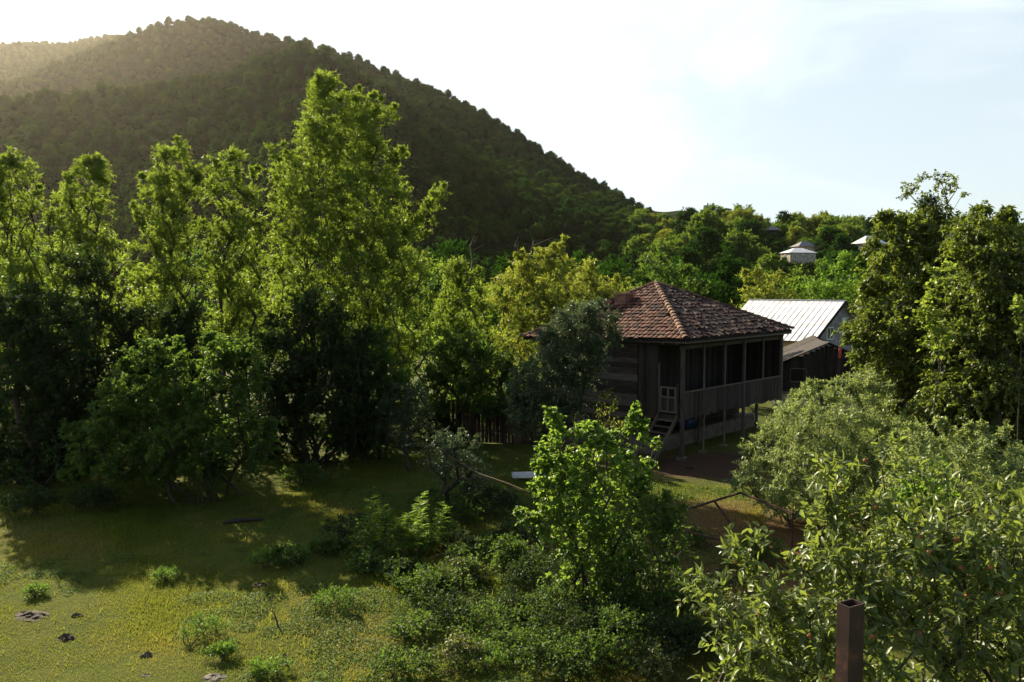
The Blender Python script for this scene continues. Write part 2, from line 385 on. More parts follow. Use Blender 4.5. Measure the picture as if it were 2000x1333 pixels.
# ------------------------------------------------------------------ foliage
def unit(a): return a / (np.linalg.norm(a, axis=-1, keepdims=True) + 1e-9)
def leaf_geo(Pp, D, Nn, L, W, shape):
    """Leaves at points Pp, pointing along D, facing Nn."""
    D = unit(D); S = unit(np.cross(D, Nn)); Nn = unit(np.cross(S, D)); n = len(Pp)
    L = L[:, None]; W = W[:, None]
    if shape == 'tri':
        V = np.stack([Pp - S * W / 2, Pp + S * W / 2, Pp + D * L], 1); k = 3
        F_ = [np.array([[0, 1, 2]])]
    elif shape == 'quad':
        m = Pp + D * L * .45
        V = np.stack([Pp, m + S * W / 2 + Nn * W * .15, Pp + D * L - Nn * L * .12, m - S * W / 2 + Nn * W * .15], 1); k = 4
        F_ = [np.array([[0, 1, 2], [0, 2, 3]])]
    else:
        if shape == 'round': prof = [(.0, .0), (.22, .46), (.68, .46), (1.0, 0)]
        else: prof = [(.0, .0), (.30, .38), (.66, .36), (1.0, 0)]
        dz = -.22
        b = Pp; tip = Pp + D * L + Nn * L * dz
        m1 = Pp + D * L * prof[1][0] + Nn * L * .0; m2 = Pp + D * L * prof[2][0] + Nn * L * dz * .4
        up = .16
        r1 = m1 + S * W * prof[1][1] + Nn * W * up; l1 = m1 - S * W * prof[1][1] + Nn * W * up
        r2 = m2 + S * W * prof[2][1] + Nn * W * up; l2 = m2 - S * W * prof[2][1] + Nn * W * up
        V = np.stack([b, r1, r2, tip, l2, l1, m1, m2], 1); k = 8
        F_ = [np.array([[0, 1, 6], [0, 6, 5], [2, 3, 7], [7, 3, 4]]), np.array([[1, 2, 7, 6], [6, 7, 4, 5]])]
    base = (np.arange(n) * k)[:, None, None]
    return V.reshape(-1, 3), [(f[None] + base).reshape(-1, f.shape[1]) for f in F_], k

def clump_leaves(rs, C, O, R, T, M, ll, lw, shape='tri', up=.3, droop=.25, out=.7, flat=.5, jit=.05, ldroop=.2, seg=None, nout=0.0):
    """T shoots from every clump centre, M leaves along each. Returns leaf mesh arrays, tint, and the shoots."""
    n = len(C)
    d = unit(rs.randn(n, T, 3) * np.array([1, 1, .8]) + O[:, None] * out + np.array([0, 0, up]))
    ln = R[:, None] * (.55 + .6 * rs.rand(n, T))
    s0 = C[:, None] - O[:, None] * R[:, None, None] * .25 + rs.randn(n, T, 3) * R[:, None, None] * .18
    t = (np.arange(M) + rs.rand(n, T, M)) / M * .9 + .12
    pos = s0[:, :, None] + d[:, :, None] * (ln[:, :, None, None] * t[..., None])
    pos[..., 2] -= droop * ln[:, :, None] * t ** 2
    pos += rs.randn(n, T, M, 3) * jit * R[:, None, None, None]
    ld = unit(d[:, :, None] * .55 + rs.randn(n, T, M, 3) * .65 + np.array([0, 0, -ldroop]))
    nn = unit(rs.randn(n, T, M, 3) * flat + np.array([0, 0, 1.0]))
    if nout: nn = unit(nn * (1 - nout) + (unit(pos - pos.mean((0, 1, 2)) + np.array([0, 0, .5])) + O[:, None, None] * .6) * nout)
    L = ll * (.6 + .7 * rs.rand(n, T, M)); W = lw * (.7 + .6 * rs.rand(n, T, M))
    tint = np.clip(.45 * rs.rand(n, 1, 1) + .2 * rs.rand(n, T, 1) + .35 * rs.rand(n, T, M), 0, 1)
    V, Fc, k = leaf_geo(pos.reshape(-1, 3), ld.reshape(-1, 3), nn.reshape(-1, 3), L.ravel(), W.ravel(), shape)
    e1 = s0 + d * ln[..., None]; e1[..., 2] -= droop * ln
    return V, Fc, np.repeat(tint.ravel(), k), (s0.reshape(-1, 3), e1.reshape(-1, 3))

def frusta(A, B, ra, rb, n=5):
    d = unit(B - A); u = np.where(np.abs(d[:, 2:3]) < .9, np.array([[0, 0, 1.]]), np.array([[1., 0, 0]]))
    x = unit(np.cross(d, u)); y = np.cross(x, d); k = len(A)
    th = np.arange(n) * 2 * math.pi / n; c, s = np.cos(th)[None, :, None], np.sin(th)[None, :, None]
    ring = x[:, None] * c + y[:, None] * s
    V = np.concatenate([A[:, None] + ring * ra[:, None, None], B[:, None] + ring * rb[:, None, None]], 1).reshape(-1, 3)
    q = np.array([[i, (i + 1) % n, n + (i + 1) % n, n + i] for i in range(n)])
    return V, (q[None] + (np.arange(k) * 2 * n)[:, None, None]).reshape(-1, 4)

def skeleton(rs, base, C, stems, seg=.5, rbase=.14, upk=.9, rmin=.008, wob=.06, sides=6):
    """Branches: every clump centre is reached from the nearest fitting node of the stems."""
    pos = []; par = []; first = []
    for st in stems:
        prev = -1
        for p in st:
            pos.append(np.array(p, float)); par.append(prev); prev = len(pos) - 1
    ns = len(pos)
    cap = ns + len(C) * 14 + 10
    A = np.zeros((cap, 3)); A[:ns] = pos; par = list(par); n = ns
    order = np.argsort(np.linalg.norm(C - np.array(base), axis=1)); term = []
    for i in order:
        c = C[i]; dv = c - A[:n]; dist = np.linalg.norm(dv, axis=1); hd = np.hypot(dv[:, 0], dv[:, 1])
        cost = dist + upk * np.maximum(0, hd * .9 - dv[:, 2])
        j = int(np.argmin(cost)); L = dist[j]; k = max(1, min(12, int(L / seg))); prev = j; a = A[j].copy()
        bow = rs.randn(3) * wob * L; bow[2] -= .10 * L
        for q in range(1, k + 1):
            t = q / k; A[n] = a + (c - a) * t + bow * math.sin(math.pi * t) * (1 if k > 1 else 0)
            par.append(prev); prev = n; n += 1
        term.append(prev)
    w = np.zeros(n); 
    for t_ in term: w[t_] += 1
    for i in range(n - 1, 0, -1):
        if par[i] >= 0: w[par[i]] += w[i]
    w = np.maximum(w, .5); tot = max(w[0], 1)
    rad = np.maximum(rmin, rbase * (w / w.max()) ** .5)
    par = np.array(par); ch = np.where(par >= 0)[0]
    ra = rad[par[ch]]; rb = rad[ch]; ra = np.minimum(ra, rb * 1.35 + .01)
    return frusta(A[par[ch]], A[ch], ra, rb, sides)

def from_rows(rs, rows, Y, n, depth=.75, rim=.45, tips=(), tip_n=2):
    """n clump centres inside a crown whose outline is given as (py, px left, px right) at distance Y."""
    rows = sorted(rows); ys = np.array([r[0] for r in rows], float); xl = np.array([r[1] for r in rows], float); xr = np.array([r[2] for r in rows], float)
    cand = rs.uniform(ys[0], ys[-1], n * 8); wd = np.interp(cand, ys, xr) - np.interp(cand, ys, xl)
    keep = rs.rand(len(cand)) < (wd / wd.max()) ** 1.3 + .02; cand = cand[keep][:n]
    l = np.interp(cand, ys, xl); r_ = np.interp(cand, ys, xr)
    th = rs.rand(len(cand)) * 2 * math.pi; rho = rs.rand(len(cand)) ** rim
    cx = (l + r_) / 2 + (r_ - l) / 2 * rho * np.cos(th)
    hw = (r_ - l) / 2 / F * Y
    dy = hw * depth * rho * np.sin(th)
    pts = np.array([P(a, b, Y) for a, b in zip(cx, cand)]); 
    s = (Y + dy) / Y   # keep its pixel while moving it in depth
    pts2 = pts.copy(); pts2[:, 0] *= s; pts2[:, 1] = Y + dy; pts2[:, 2] = H + (pts[:, 2] - H) * s
    R = np.ones(len(pts2))
    if len(tips):
        tp = []
        tr = []; mx_ = (xl.mean() + xr.mean()) / 2
        for (a, b, rr) in tips:
            for k in range(tip_n):   # a plume: small at its end, wider towards the crown
                q = k * rr * 1.1; side = np.clip((mx_ - a) / 200, -.6, .6)
                tp.append(P(a + side * q + rs.randn() * rr * .25, b + q * .9 + rs.randn() * rr * .2, Y + rs.randn() * .15)); tr.append(.42 + .2 * k)
        pts2 = np.vstack([pts2, tp]); R = np.concatenate([R, tr])
    return pts2, R

NSTAT = [0]
def make_tree(name, label, cat, base, C, R, mats, seed, group=None, stems=None, T=8, M=14, ll=.12, lw=.05, shape='tri', rbase=.14, upk=.9,
              up=.3, droop=.25, out=.7, flat=.5, ldroop=.2, jit=.05, bark=None, twigs=0, seg=.5, crown='crown', trunk='trunk', extra=None, rmin=.008, wob=.06, nout=0.0):
    rs = np.random.RandomState(seed); base = np.array(base, float)
    o = empty(name, tuple(base)); tag(o, label, cat, group)
    cen = C.mean(0); cen[2] = C[:, 2].min() * .6 + C[:, 2].mean() * .4
    O = unit((C - cen))
    if stems is None:
        top = C[np.argmax(C[:, 2])]; k = 7
        stems = [[base + (np.array([C[:, 0].mean(), C[:, 1].mean(), top[2] * .9]) - base) * (q / k) * np.array([1, 1, 1]) + (rs.randn(3) * .08 if q else np.array([0, 0, -.1])) for q in range(k)]]
    SV, SQ = skeleton(rs, base, C, stems, seg, rbase, upk, rmin, wob)
    V, Fc, tint, (t0, t1) = clump_leaves(rs, C, O, R, T, M, ll, lw, shape, up, droop, out, flat, jit, ldroop, nout=nout)
    if twigs:
        a, b = frusta(t0, t1, np.full(len(t0), twigs), np.full(len(t0), twigs * .4), 3)
        SQ = np.concatenate([SQ, b + len(SV)]); SV = np.concatenate([SV, a])
    me = new_mesh(trunk, SV - base, [SQ]); link(trunk, me, bark or BARK, o)
    me = new_mesh(crown, V - base, Fc); set_attr(me, 'v', tint); link(crown, me, mats, o)
    NSTAT[0] += len(me.polygons)
    return o
def multistem(rs, base, C, n, spread=.25, frac=.6, k=5):
    """several stems leaving one stool, leaning towards clumps spread round the crown"""
    base = np.array(base, float); st = []; order = rs.permutation(len(C))
    for i in range(n):
        c = C[order[i % len(C)]]; e = base + (c - base) * frac; s = base + np.array([rs.randn() * spread, rs.randn() * spread, -.1]); out = []
        for q in range(k):
            t = q / (k - 1); p = s + (e - s) * t; p[:2] = s[:2] + (e[:2] - s[:2]) * t ** 1.5; out.append(p + rs.randn(3) * .03)
        st.append(out)
    return st
# ------------------------------------------------------------------ buildings
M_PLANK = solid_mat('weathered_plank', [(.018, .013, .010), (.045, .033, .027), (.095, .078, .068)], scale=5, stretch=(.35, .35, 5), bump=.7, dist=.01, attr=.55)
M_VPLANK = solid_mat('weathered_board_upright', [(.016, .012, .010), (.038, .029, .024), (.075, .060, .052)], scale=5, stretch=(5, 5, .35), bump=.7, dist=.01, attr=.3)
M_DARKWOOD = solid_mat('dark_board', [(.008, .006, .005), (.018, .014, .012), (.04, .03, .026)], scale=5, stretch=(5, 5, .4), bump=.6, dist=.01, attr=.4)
M_POST = solid_mat('grey_post', [(.042, .031, .025), (.088, .068, .056), (.15, .12, .10)], scale=6, stretch=(4, 4, .4), bump=.5, dist=.01, attr=.3)
M_TILE = solid_mat('clay_tile', [(.034, .017, .012), (.09, .034, .023), (.145, .055, .034), (.16, .082, .054)], scale=3.0, bump=.4, dist=.01, attr=.5, rough=.8)
M_TILE_SHADED = solid_mat('shaded_clay_tile', [(.028, .016, .014), (.06, .029, .024), (.095, .048, .038), (.10, .072, .058)], scale=3.0, bump=.5, dist=.01, attr=.6, rough=.8)  # duller copy of the clay tile, dimness of grazing sun put into the colour
M_HIP = solid_mat('lichened_hip_tile', [(.06, .028, .02), (.12, .057, .035), (.19, .11, .065)], scale=4, bump=.4, dist=.01, attr=.6)
M_STONE = solid_mat('plinth_stone', [(.06, .05, .04), (.12, .10, .08), (.18, .155, .12)], scale=3, bump=.7, dist=.03, attr=.4)
M_BRICKCH = solid_mat('old_brick', [(.09, .05, .035), (.20, .10, .07), (.27, .17, .12)], scale=6, bump=.6, dist=.02)
M_BLUE = solid_mat('blue_plastic', [(.012, .035, .12), (.018, .05, .17)], scale=4, bump=.05, rough=.4)
M_SHEET = solid_mat('pale_metal_sheet', [(.50, .48, .48), (.74, .72, .74), (.80, .78, .80)], scale=1.2, stretch=(1, 1, 1), bump=.15, dist=.01, rough=.5, attr=.16, metallic=.1)
M_RUST = solid_mat('rusty_iron', [(.025, .012, .010), (.06, .026, .018), (.11, .045, .028)], scale=12, bump=.3, dist=.003, rough=.75)
M_PLASTER = solid_mat('beige_plaster', [(.22, .18, .13), (.36, .31, .23), (.42, .37, .29)], scale=1.5, bump=.2, dist=.01)
M_GLASS = solid_mat('dark_pane', [(.01, .01, .012), (.02, .02, .025)], scale=1, bump=0, rough=.12, spec=.6)
M_WHITE = solid_mat('white_frame', [(.70, .70, .70), (.80, .80, .80)], scale=2, bump=.05, rough=.5)
M_BLACKHOLE = solid_mat('dark_opening', [(.006, .005, .005), (.012, .01, .01)], scale=2, bump=0)

def brick_mat(name, c1, c2, mortar, bw=.4, bh=.2, swap=False):
    m, nt, out = mat_new(name)
    t = N(nt, 'ShaderNodeTexCoord').outputs['Object']
    sp = N(nt, 'ShaderNodeSeparateXYZ', {'Vector': t})
    s = N(nt, 'ShaderNodeMath', {0: sp.outputs[0], 1: sp.outputs[1]}, operation='ADD').outputs[0]
    cb = N(nt, 'ShaderNodeCombineXYZ', {'X': s, 'Y': sp.outputs[2]})
    b = N(nt, 'ShaderNodeTexBrick', {'Vector': cb.outputs[0], 'Color1': (*c1, 1), 'Color2': (*c2, 1), 'Mortar': (*mortar, 1), 'Scale': 1.0, 'Mortar Size': .012, 'Brick Width': bw, 'Row Height': bh, 'Bias': 0.0})
    n = N(nt, 'ShaderNodeTexNoise', {'Vector': t, 'Scale': 3.0, 'Detail': 6}).outputs['Fac']
    c = mixc(nt, .6, b.outputs['Color'], ramp(nt, n, [(.3, tuple(x * .6 for x in c1)), (.7, tuple(x * 1.3 for x in c2))]))
    bp = N(nt, 'ShaderNodeBump', {'Height': b.outputs['Fac'], 'Strength': .5, 'Distance': -.01})
    p = N(nt, 'ShaderNodeBsdfPrincipled', {'Base Color': c, 'Roughness': .9, 'Normal': bp.outputs[0], 'Specular IOR Level': .2})
    nt.links.new(p.outputs[0], out.inputs['Surface']); return m
M_BLOCK = brick_mat('grey_block', (.20, .19, .20), (.27, .25, .26), (.33, .31, .30))
M_BRICK = brick_mat('tan_brick', (.42, .27, .14), (.50, .34, .19), (.40, .33, .24), .3, .15)

def wooden_house():
    th = math.atan2(.733, .681); P0 = (6.46, 30.0, 0.0)
    z0 = 0.0
    hs = empty('wooden_house', P0, th)
    tag(hs, 'old dark timber house on stilts with open gallery and hipped clay tile roof', 'house')
    W, D, FL, TOP = 8.6, 7.0, 1.62, 4.42
    rnd = random.Random(4)
    # main plank walls
    def plank_wall(name, p, q, za, zb, mat, vertical=False, step=.24, th_=.06, gap=.006):
        m = MB(); p = np.array(p, float); q = np.array(q, float); L = np.linalg.norm(q - p); d = (q - p) / L; nrm = np.array([-d[1], d[0]])
        if not vertical:
            z = za
            while z < zb - .01:
                h = min(step * rnd.uniform(.85, 1.15), zb - z); o = rnd.uniform(-.012, .012)
                a, b = p + nrm * o, q + nrm * o
                m.bar((*a, z + h / 2), (*b, z + h / 2 + rnd.uniform(-.006, .006)), th_, h - gap, a=rnd.random()); z += h
        else:
            s = 0
            while s < L - .01:
                w = min(step * rnd.uniform(.8, 1.2), L - s); o = rnd.uniform(-.012, .012)
                c = p + d * (s + w / 2) + nrm * o
                m.bar((*c, za + rnd.uniform(-.02, 0)), (*c, zb + rnd.uniform(0, .01)), w - gap, th_, a=rnd.random(), up=(nrm[0], nrm[1], 0)); s += w
        return m.build(name, mat, hs)
    plank_wall('log_wall', (0.03, D), (0.03, 2.05), .62, TOP, M_PLANK)
    plank_wall('log_wall', (8.57, 2.05), (8.57, D), .62, TOP, M_PLANK)
    plank_wall('log_wall', (0.1, D), (8.5, D), .62, TOP, M_PLANK)
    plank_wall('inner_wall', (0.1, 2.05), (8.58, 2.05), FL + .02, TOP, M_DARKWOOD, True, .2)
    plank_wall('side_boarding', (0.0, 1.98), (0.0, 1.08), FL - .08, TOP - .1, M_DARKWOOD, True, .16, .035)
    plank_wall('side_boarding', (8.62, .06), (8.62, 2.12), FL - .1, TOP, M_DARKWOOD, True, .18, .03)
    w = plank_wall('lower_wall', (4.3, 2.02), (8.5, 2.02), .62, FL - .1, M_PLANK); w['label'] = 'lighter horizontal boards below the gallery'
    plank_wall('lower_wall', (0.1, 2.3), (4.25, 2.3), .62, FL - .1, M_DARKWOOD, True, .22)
    m = MB(); m.box(-.05, 1.25, -.3, 8.65, 2.2, .60, a=.5, j=.02); m.box(-.05, 2.2, -.3, 8.65, D + .05, .615, a=.4)
    m.build('stone_plinth', M_STONE, hs, .03)
    m = MB()
    for k in range(24): m.box(.05 + k * .355, 0.02, FL - .06, .05 + k * .355 + .345, 2.0, FL, a=rnd.random())
    for x in (.1, 1.7, 3.3, 5.0, 6.8, 8.5): m.box(x - .06, -.02, FL - .22, x + .06, 2.2, FL - .065)
    m.build('gallery_floor', M_POST, hs)
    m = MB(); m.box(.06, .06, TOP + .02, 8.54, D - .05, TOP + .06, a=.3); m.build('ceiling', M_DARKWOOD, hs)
    # header beams
    m = MB(); m.bar((-.1, 0, TOP - .02), (8.7, 0, TOP - .02), .12, .16); m.bar((0, .07, TOP - .02), (0, D, TOP - .02), .12, .16); m.bar((8.6, .07, TOP - .02), (8.6, D, TOP - .02), .12, .16)
    m.bar((-.1, .07, TOP - .14), (8.7, .07, TOP - .14), .03, .22)
    m.build('header_beam', M_PLANK, hs)
    # gallery parapet of upright boards, with sill rail
    m = MB(); s = .08
    while s < 8.52:
        wd = rnd.uniform(.13, .2); wd = min(wd, 8.55 - s); lo = FL - rnd.uniform(.06, .16) - (.06 if s > 4 else 0)
        m.box(s, -.045 + rnd.uniform(-.008, .008), lo, s + wd - .006, -.015, 2.50); s += wd
    m.build('parapet', M_VPLANK, hs)
    m = MB(); m.bar((0.07, -.02, 2.535), (8.53, -.02, 2.50), .12, .05, a=.9); m.build('sill_rail', M_POST, hs, .008)
    for x, wd in ((0, .13), (1.62, .06), (3.3, .065), (4.97, .11), (6.77, .06), (8.6, .12)):
        m = MB(); z_lo = -.15 if x < 4 else (-.1 if x > 8 else FL - .1)
        lean = rnd.uniform(-.03, .03)
        m.bar((x + lean, 0, -.15 if wd > .1 or x < 4 else FL - .1), (x, 0, TOP - .1), wd, wd * 1.1, a=rnd.random()); m.build('post', M_POST, hs, .008)
    for x, y in ((6.4, .1), (0.05, 2.0), (0.05, 6.9), (3.2, 1.1)):
        m = MB(); m.bar((x, y, -.2), (x + .03, y, FL - .2), .11, .12); m.build('post', M_POST, hs, .008)
    for x, y in ((0, 0), (1.62, 0), (3.3, 0), (8.6, 0)):
        m = MB(); m.box(x - .16, y - .14, -.1, x + .15, y + .15, .10, j=.06); m.build('footing_stone', M_STONE, hs, .03)
    # door bay on the left side
    m = MB()
    for y in (.2, 1.02): m.bar((-.02, y, FL - .1), (-.02, y, 3.6 if y > 1 else 2.85), .05, .07)
    m.build('door_post', M_POST, hs)
    d = MB(); Y0, Y1, Z0, Z1 = .25, .97, FL + .1, 2.72
    for y in (Y0, (Y0 + Y1) / 2 - .035, Y1 - .07): d.box(-.05, y, Z0, -.01, y + .07, Z1, a=.8)
    for z in (Z0, 2.28, Z1 - .07): 
        for a_, b_ in ((Y0 + .07, (Y0 + Y1) / 2 - .035), ((Y0 + Y1) / 2 + .035, Y1 - .07)): d.box(-.048, a_, z, -.012, b_, z + .07, a=.75)
    dr = d.build('door', M_POST, hs); dr['label'] = 'half-height panelled gate at head of the steps'
    d = MB(); d.box(-.03, Y0 + .07, Z0 + .07, -.02, Y1 - .07, 2.28, a=.2); d.build('door_panel', M_VPLANK, dr)
    # steps
    st = MB(); tx, bx_, tz, bz = -.08, -1.75, FL - .05, .02
    for y in (.18, 1.0): st.bar((tx, y, tz), (bx_, y, bz), .05, .15, a=.7)
    so_ = st.build('stairs', M_POST, hs)
    for k in range(7):
        t = (k + .6) / 7.4; x = tx + (bx_ - tx) * t; z = tz + (bz - tz) * t
        s_ = MB(); s_.box(x - .11, .21, z - .015, x + .1, .97, z + .02, a=rnd.random()); s_.build('step', M_POST, so_)
    # roof
    ex0, ex1, ey0, ey1, ez = -.5, 8.72, -.42, 7.6, 4.56
    E = {'nl': np.array([ex0, ey0, 4.60]), 'nr': np.array([ex1, ey0, 4.62]), 'fr': np.array([ex1 + .2, ey1, ez]), 'fl': np.array([ex0, ey1 + .1, ez - .22])}
    A = np.array([4.25, 3.95, 6.70])
    base = MB()
    low = [E[k] for k in ('nl', 'nr', 'fr', 'fl')]; under = [p - np.array([0, 0, .10]) for p in low]
    V = low + [A] + under
    base.add(V, [(0, 5, 6, 1), (1, 6, 7, 2), (2, 7, 8, 3), (3, 8, 5, 0), (5, 8, 7, 6)], [(0, 1, 4), (1, 2, 4), (2, 3, 4), (3, 0, 4)], a=.2)
    rf = base.build('roof', M_DARKWOOD, hs)
    def tiles(name, e0, e1, mat, seed, mess):
        r = np.random.RandomState(seed); e0 = E[e0]; e1 = E[e1]; L = np.linalg.norm(e1 - e0); u = (e1 - e0) / L
        w = A - e0; w = w - u * (w @ u); S = np.linalg.norm(w); w /= S; nn = np.cross(u, w)
        if nn[2] < 0: nn = -nn
        ax = (A - e0) @ u; tb = MB(); pitch = .205; rowp = .30
        nC = int(L / pitch)
        for c in range(nC):
            uc = (c + .5) * L / nC; top = S * (uc / ax if uc < ax else (L - uc) / (L - ax))
            k = 0
            while k * rowp < top - .05:
                w0 = k * rowp - .06; w1 = min(w0 + .36, top + .03)
                if r.rand() < mess * .06: k += 1; continue
                jit = (r.rand(3) - .5) * np.array([.02, .04, .015]) * (1 + mess * 2); sk = (r.rand() - .5) * .03 * (1 + mess * 3)
                V = []
                for (ww, lift, rad, sh) in ((w0 + jit[1], .045 + jit[2] + .01, .108, -sk), (w1 + jit[1], .012, .092, sk)):
                    for q in range(5):
                        a = math.pi * q / 4; du = -math.cos(a) * rad; dn = math.sin(a) * .062
                        V.append(e0 + u * (uc + du + sh + jit[0]) + w * ww + nn * (lift + dn))
                Q = [(q, q + 1, 5 + q + 1, 5 + q) for q in range(4)]
                tb.add(V, Q, a=r.rand()); k += 1
        return tb.build(name, mat, rf)
    tiles('roof_tile', 'fl', 'nl', M_TILE, 1, .35)
    tiles('roof_tile', 'nl', 'nr', M_TILE_SHADED, 2, 1.0)
    tiles('roof_tile', 'nr', 'fr', M_TILE_SHADED, 3, .6)
    tiles('roof_tile', 'fr', 'fl', M_TILE_SHADED, 4, .6)
    hip = MB(); r = np.random.RandomState(9)
    for k in ('nl', 'nr', 'fl', 'fr'):
        e = E[k]; L = np.linalg.norm(A - e); n = int(L / .33); d = (A - e) / L; sd = np.cross(d, (0, 0, 1)); sd /= np.linalg.norm(sd); up = np.cross(sd, d)
        for i in range(n + 1):
            V = []
            for (t, rad) in ((i * .33 - .05, .135), (i * .33 + .36, .105)):
                c = e + d * min(t, L) + up * (.06 if rad > .12 else .03) + sd * r.uniform(-.015, .015)
                for q in range(6):
                    a = math.pi * q / 5; V.append(c + sd * (-math.cos(a) * rad) + up * math.sin(a) * rad * .85)
            hip.add(V, [(q, q + 1, 6 + q + 1, 6 + q) for q in range(5)], a=r.rand())
    hip.build('hip_tile', M_HIP, rf)
    # fascia / rafter ends under the eave
    m = MB()
    for s in np.arange(-.3, 8.6, .62): m.bar((s, ey0 + .04, 4.47), (s, .5, 4.62), .07, .09)
    for s in np.arange(0, 7.3, .62): m.bar((ex0 + .04, s, 4.42), (.5, s, 4.62), .07, .09)
    m.build('rafter', M_PLANK, rf)
    m = MB(); m.bar((ex0, ey0 + .02, 4.50), (ex1, ey0 + .02, 4.50), .025, .12, a=.8); m.bar((ex0 + .02, ey0, 4.49), (ex0 + .02, 3.2, 4.43), .025, .07, a=.9); m.build('fascia', M_POST, rf)
    ch = MB(); ch.box(2.15, 4.15, 5.4, 2.75, 4.7, 6.22, a=.5, j=.03); ch.box(2.08, 4.08, 6.22, 2.82, 4.77, 6.30, a=.8, j=.03)
    ch.build('chimney', M_BRICKCH, rf)
    ch = MB(); ch.box(1.5, 4.0, 5.46, 2.1, 4.3, 5.60, a=.1, j=.1); ch.box(1.8, 3.7, 5.55, 2.3, 4.05, 5.72, a=.2, j=.1)
    c_ = ch.build('loose_tile', M_TILE_SHADED, rf)
    # barrel
    th_m = Matrix.Translation(P0) @ Matrix.Rotation(th, 4, 'Z')
    bp = th_m @ Vector((3.1, 1.58, .60 + .285))
    m = MB(); pr = [(-.45, .24), (-.42, .27), (-.2, .28), (-.18, .295), (-.15, .28), (.15, .28), (.18, .295), (.2, .28), (.42, .27), (.45, .24)]
    m.tube([(a, 0, 0) for a, b in pr], [b for a, b in pr], 20, a=.5)
    b = m.build('barrel', M_BLUE, None, loc=bp, rot=(0, 0, th + .15)); b.data.polygons.foreach_set('use_smooth', np.ones(len(b.data.polygons), bool))
    tag(b, 'blue plastic barrel lying on stone ledge beneath the gallery', 'barrel')
wooden_house()

def window(parent, mid, nrm, w, h, frame=M_WHITE, depth=.05, mull=True, name='window'):
    """a framed window on a wall; mid: centre, nrm: outward direction (2D), local to the parent"""
    n = np.array([nrm[0], nrm[1], 0.]); n /= np.linalg.norm(n); s = np.array([-n[1], n[0], 0]); c = np.array(mid, float) + n * depth * .5; t = .07 if h > .8 else .05
    m = MB(); u = (0, 0, 1)
    for k in (-1, 1): m.bar(c + s * k * (w / 2 - t / 2) + [0, 0, -h / 2], c + s * k * (w / 2 - t / 2) + [0, 0, h / 2], t, depth, up=tuple(n))
    for k in (-1, 1): m.bar(c - s * (w / 2 - t) + [0, 0, k * (h / 2 - t / 2)], c + s * (w / 2 - t) + [0, 0, k * (h / 2 - t / 2)], depth, t)
    if mull: m.bar(c + [0, 0, -h / 2 + t], c + [0, 0, h / 2 - t], t, depth * .9, up=tuple(n))
    f = m.build(name, frame, parent)
    g = MB(); c2 = c - n * depth * .2; g.bar(c2 - s * (w / 2 - t) , c2 + s * (w / 2 - t), .012, h - 2 * t, a=.5); g.build('pane', M_GLASS, f)
    return f

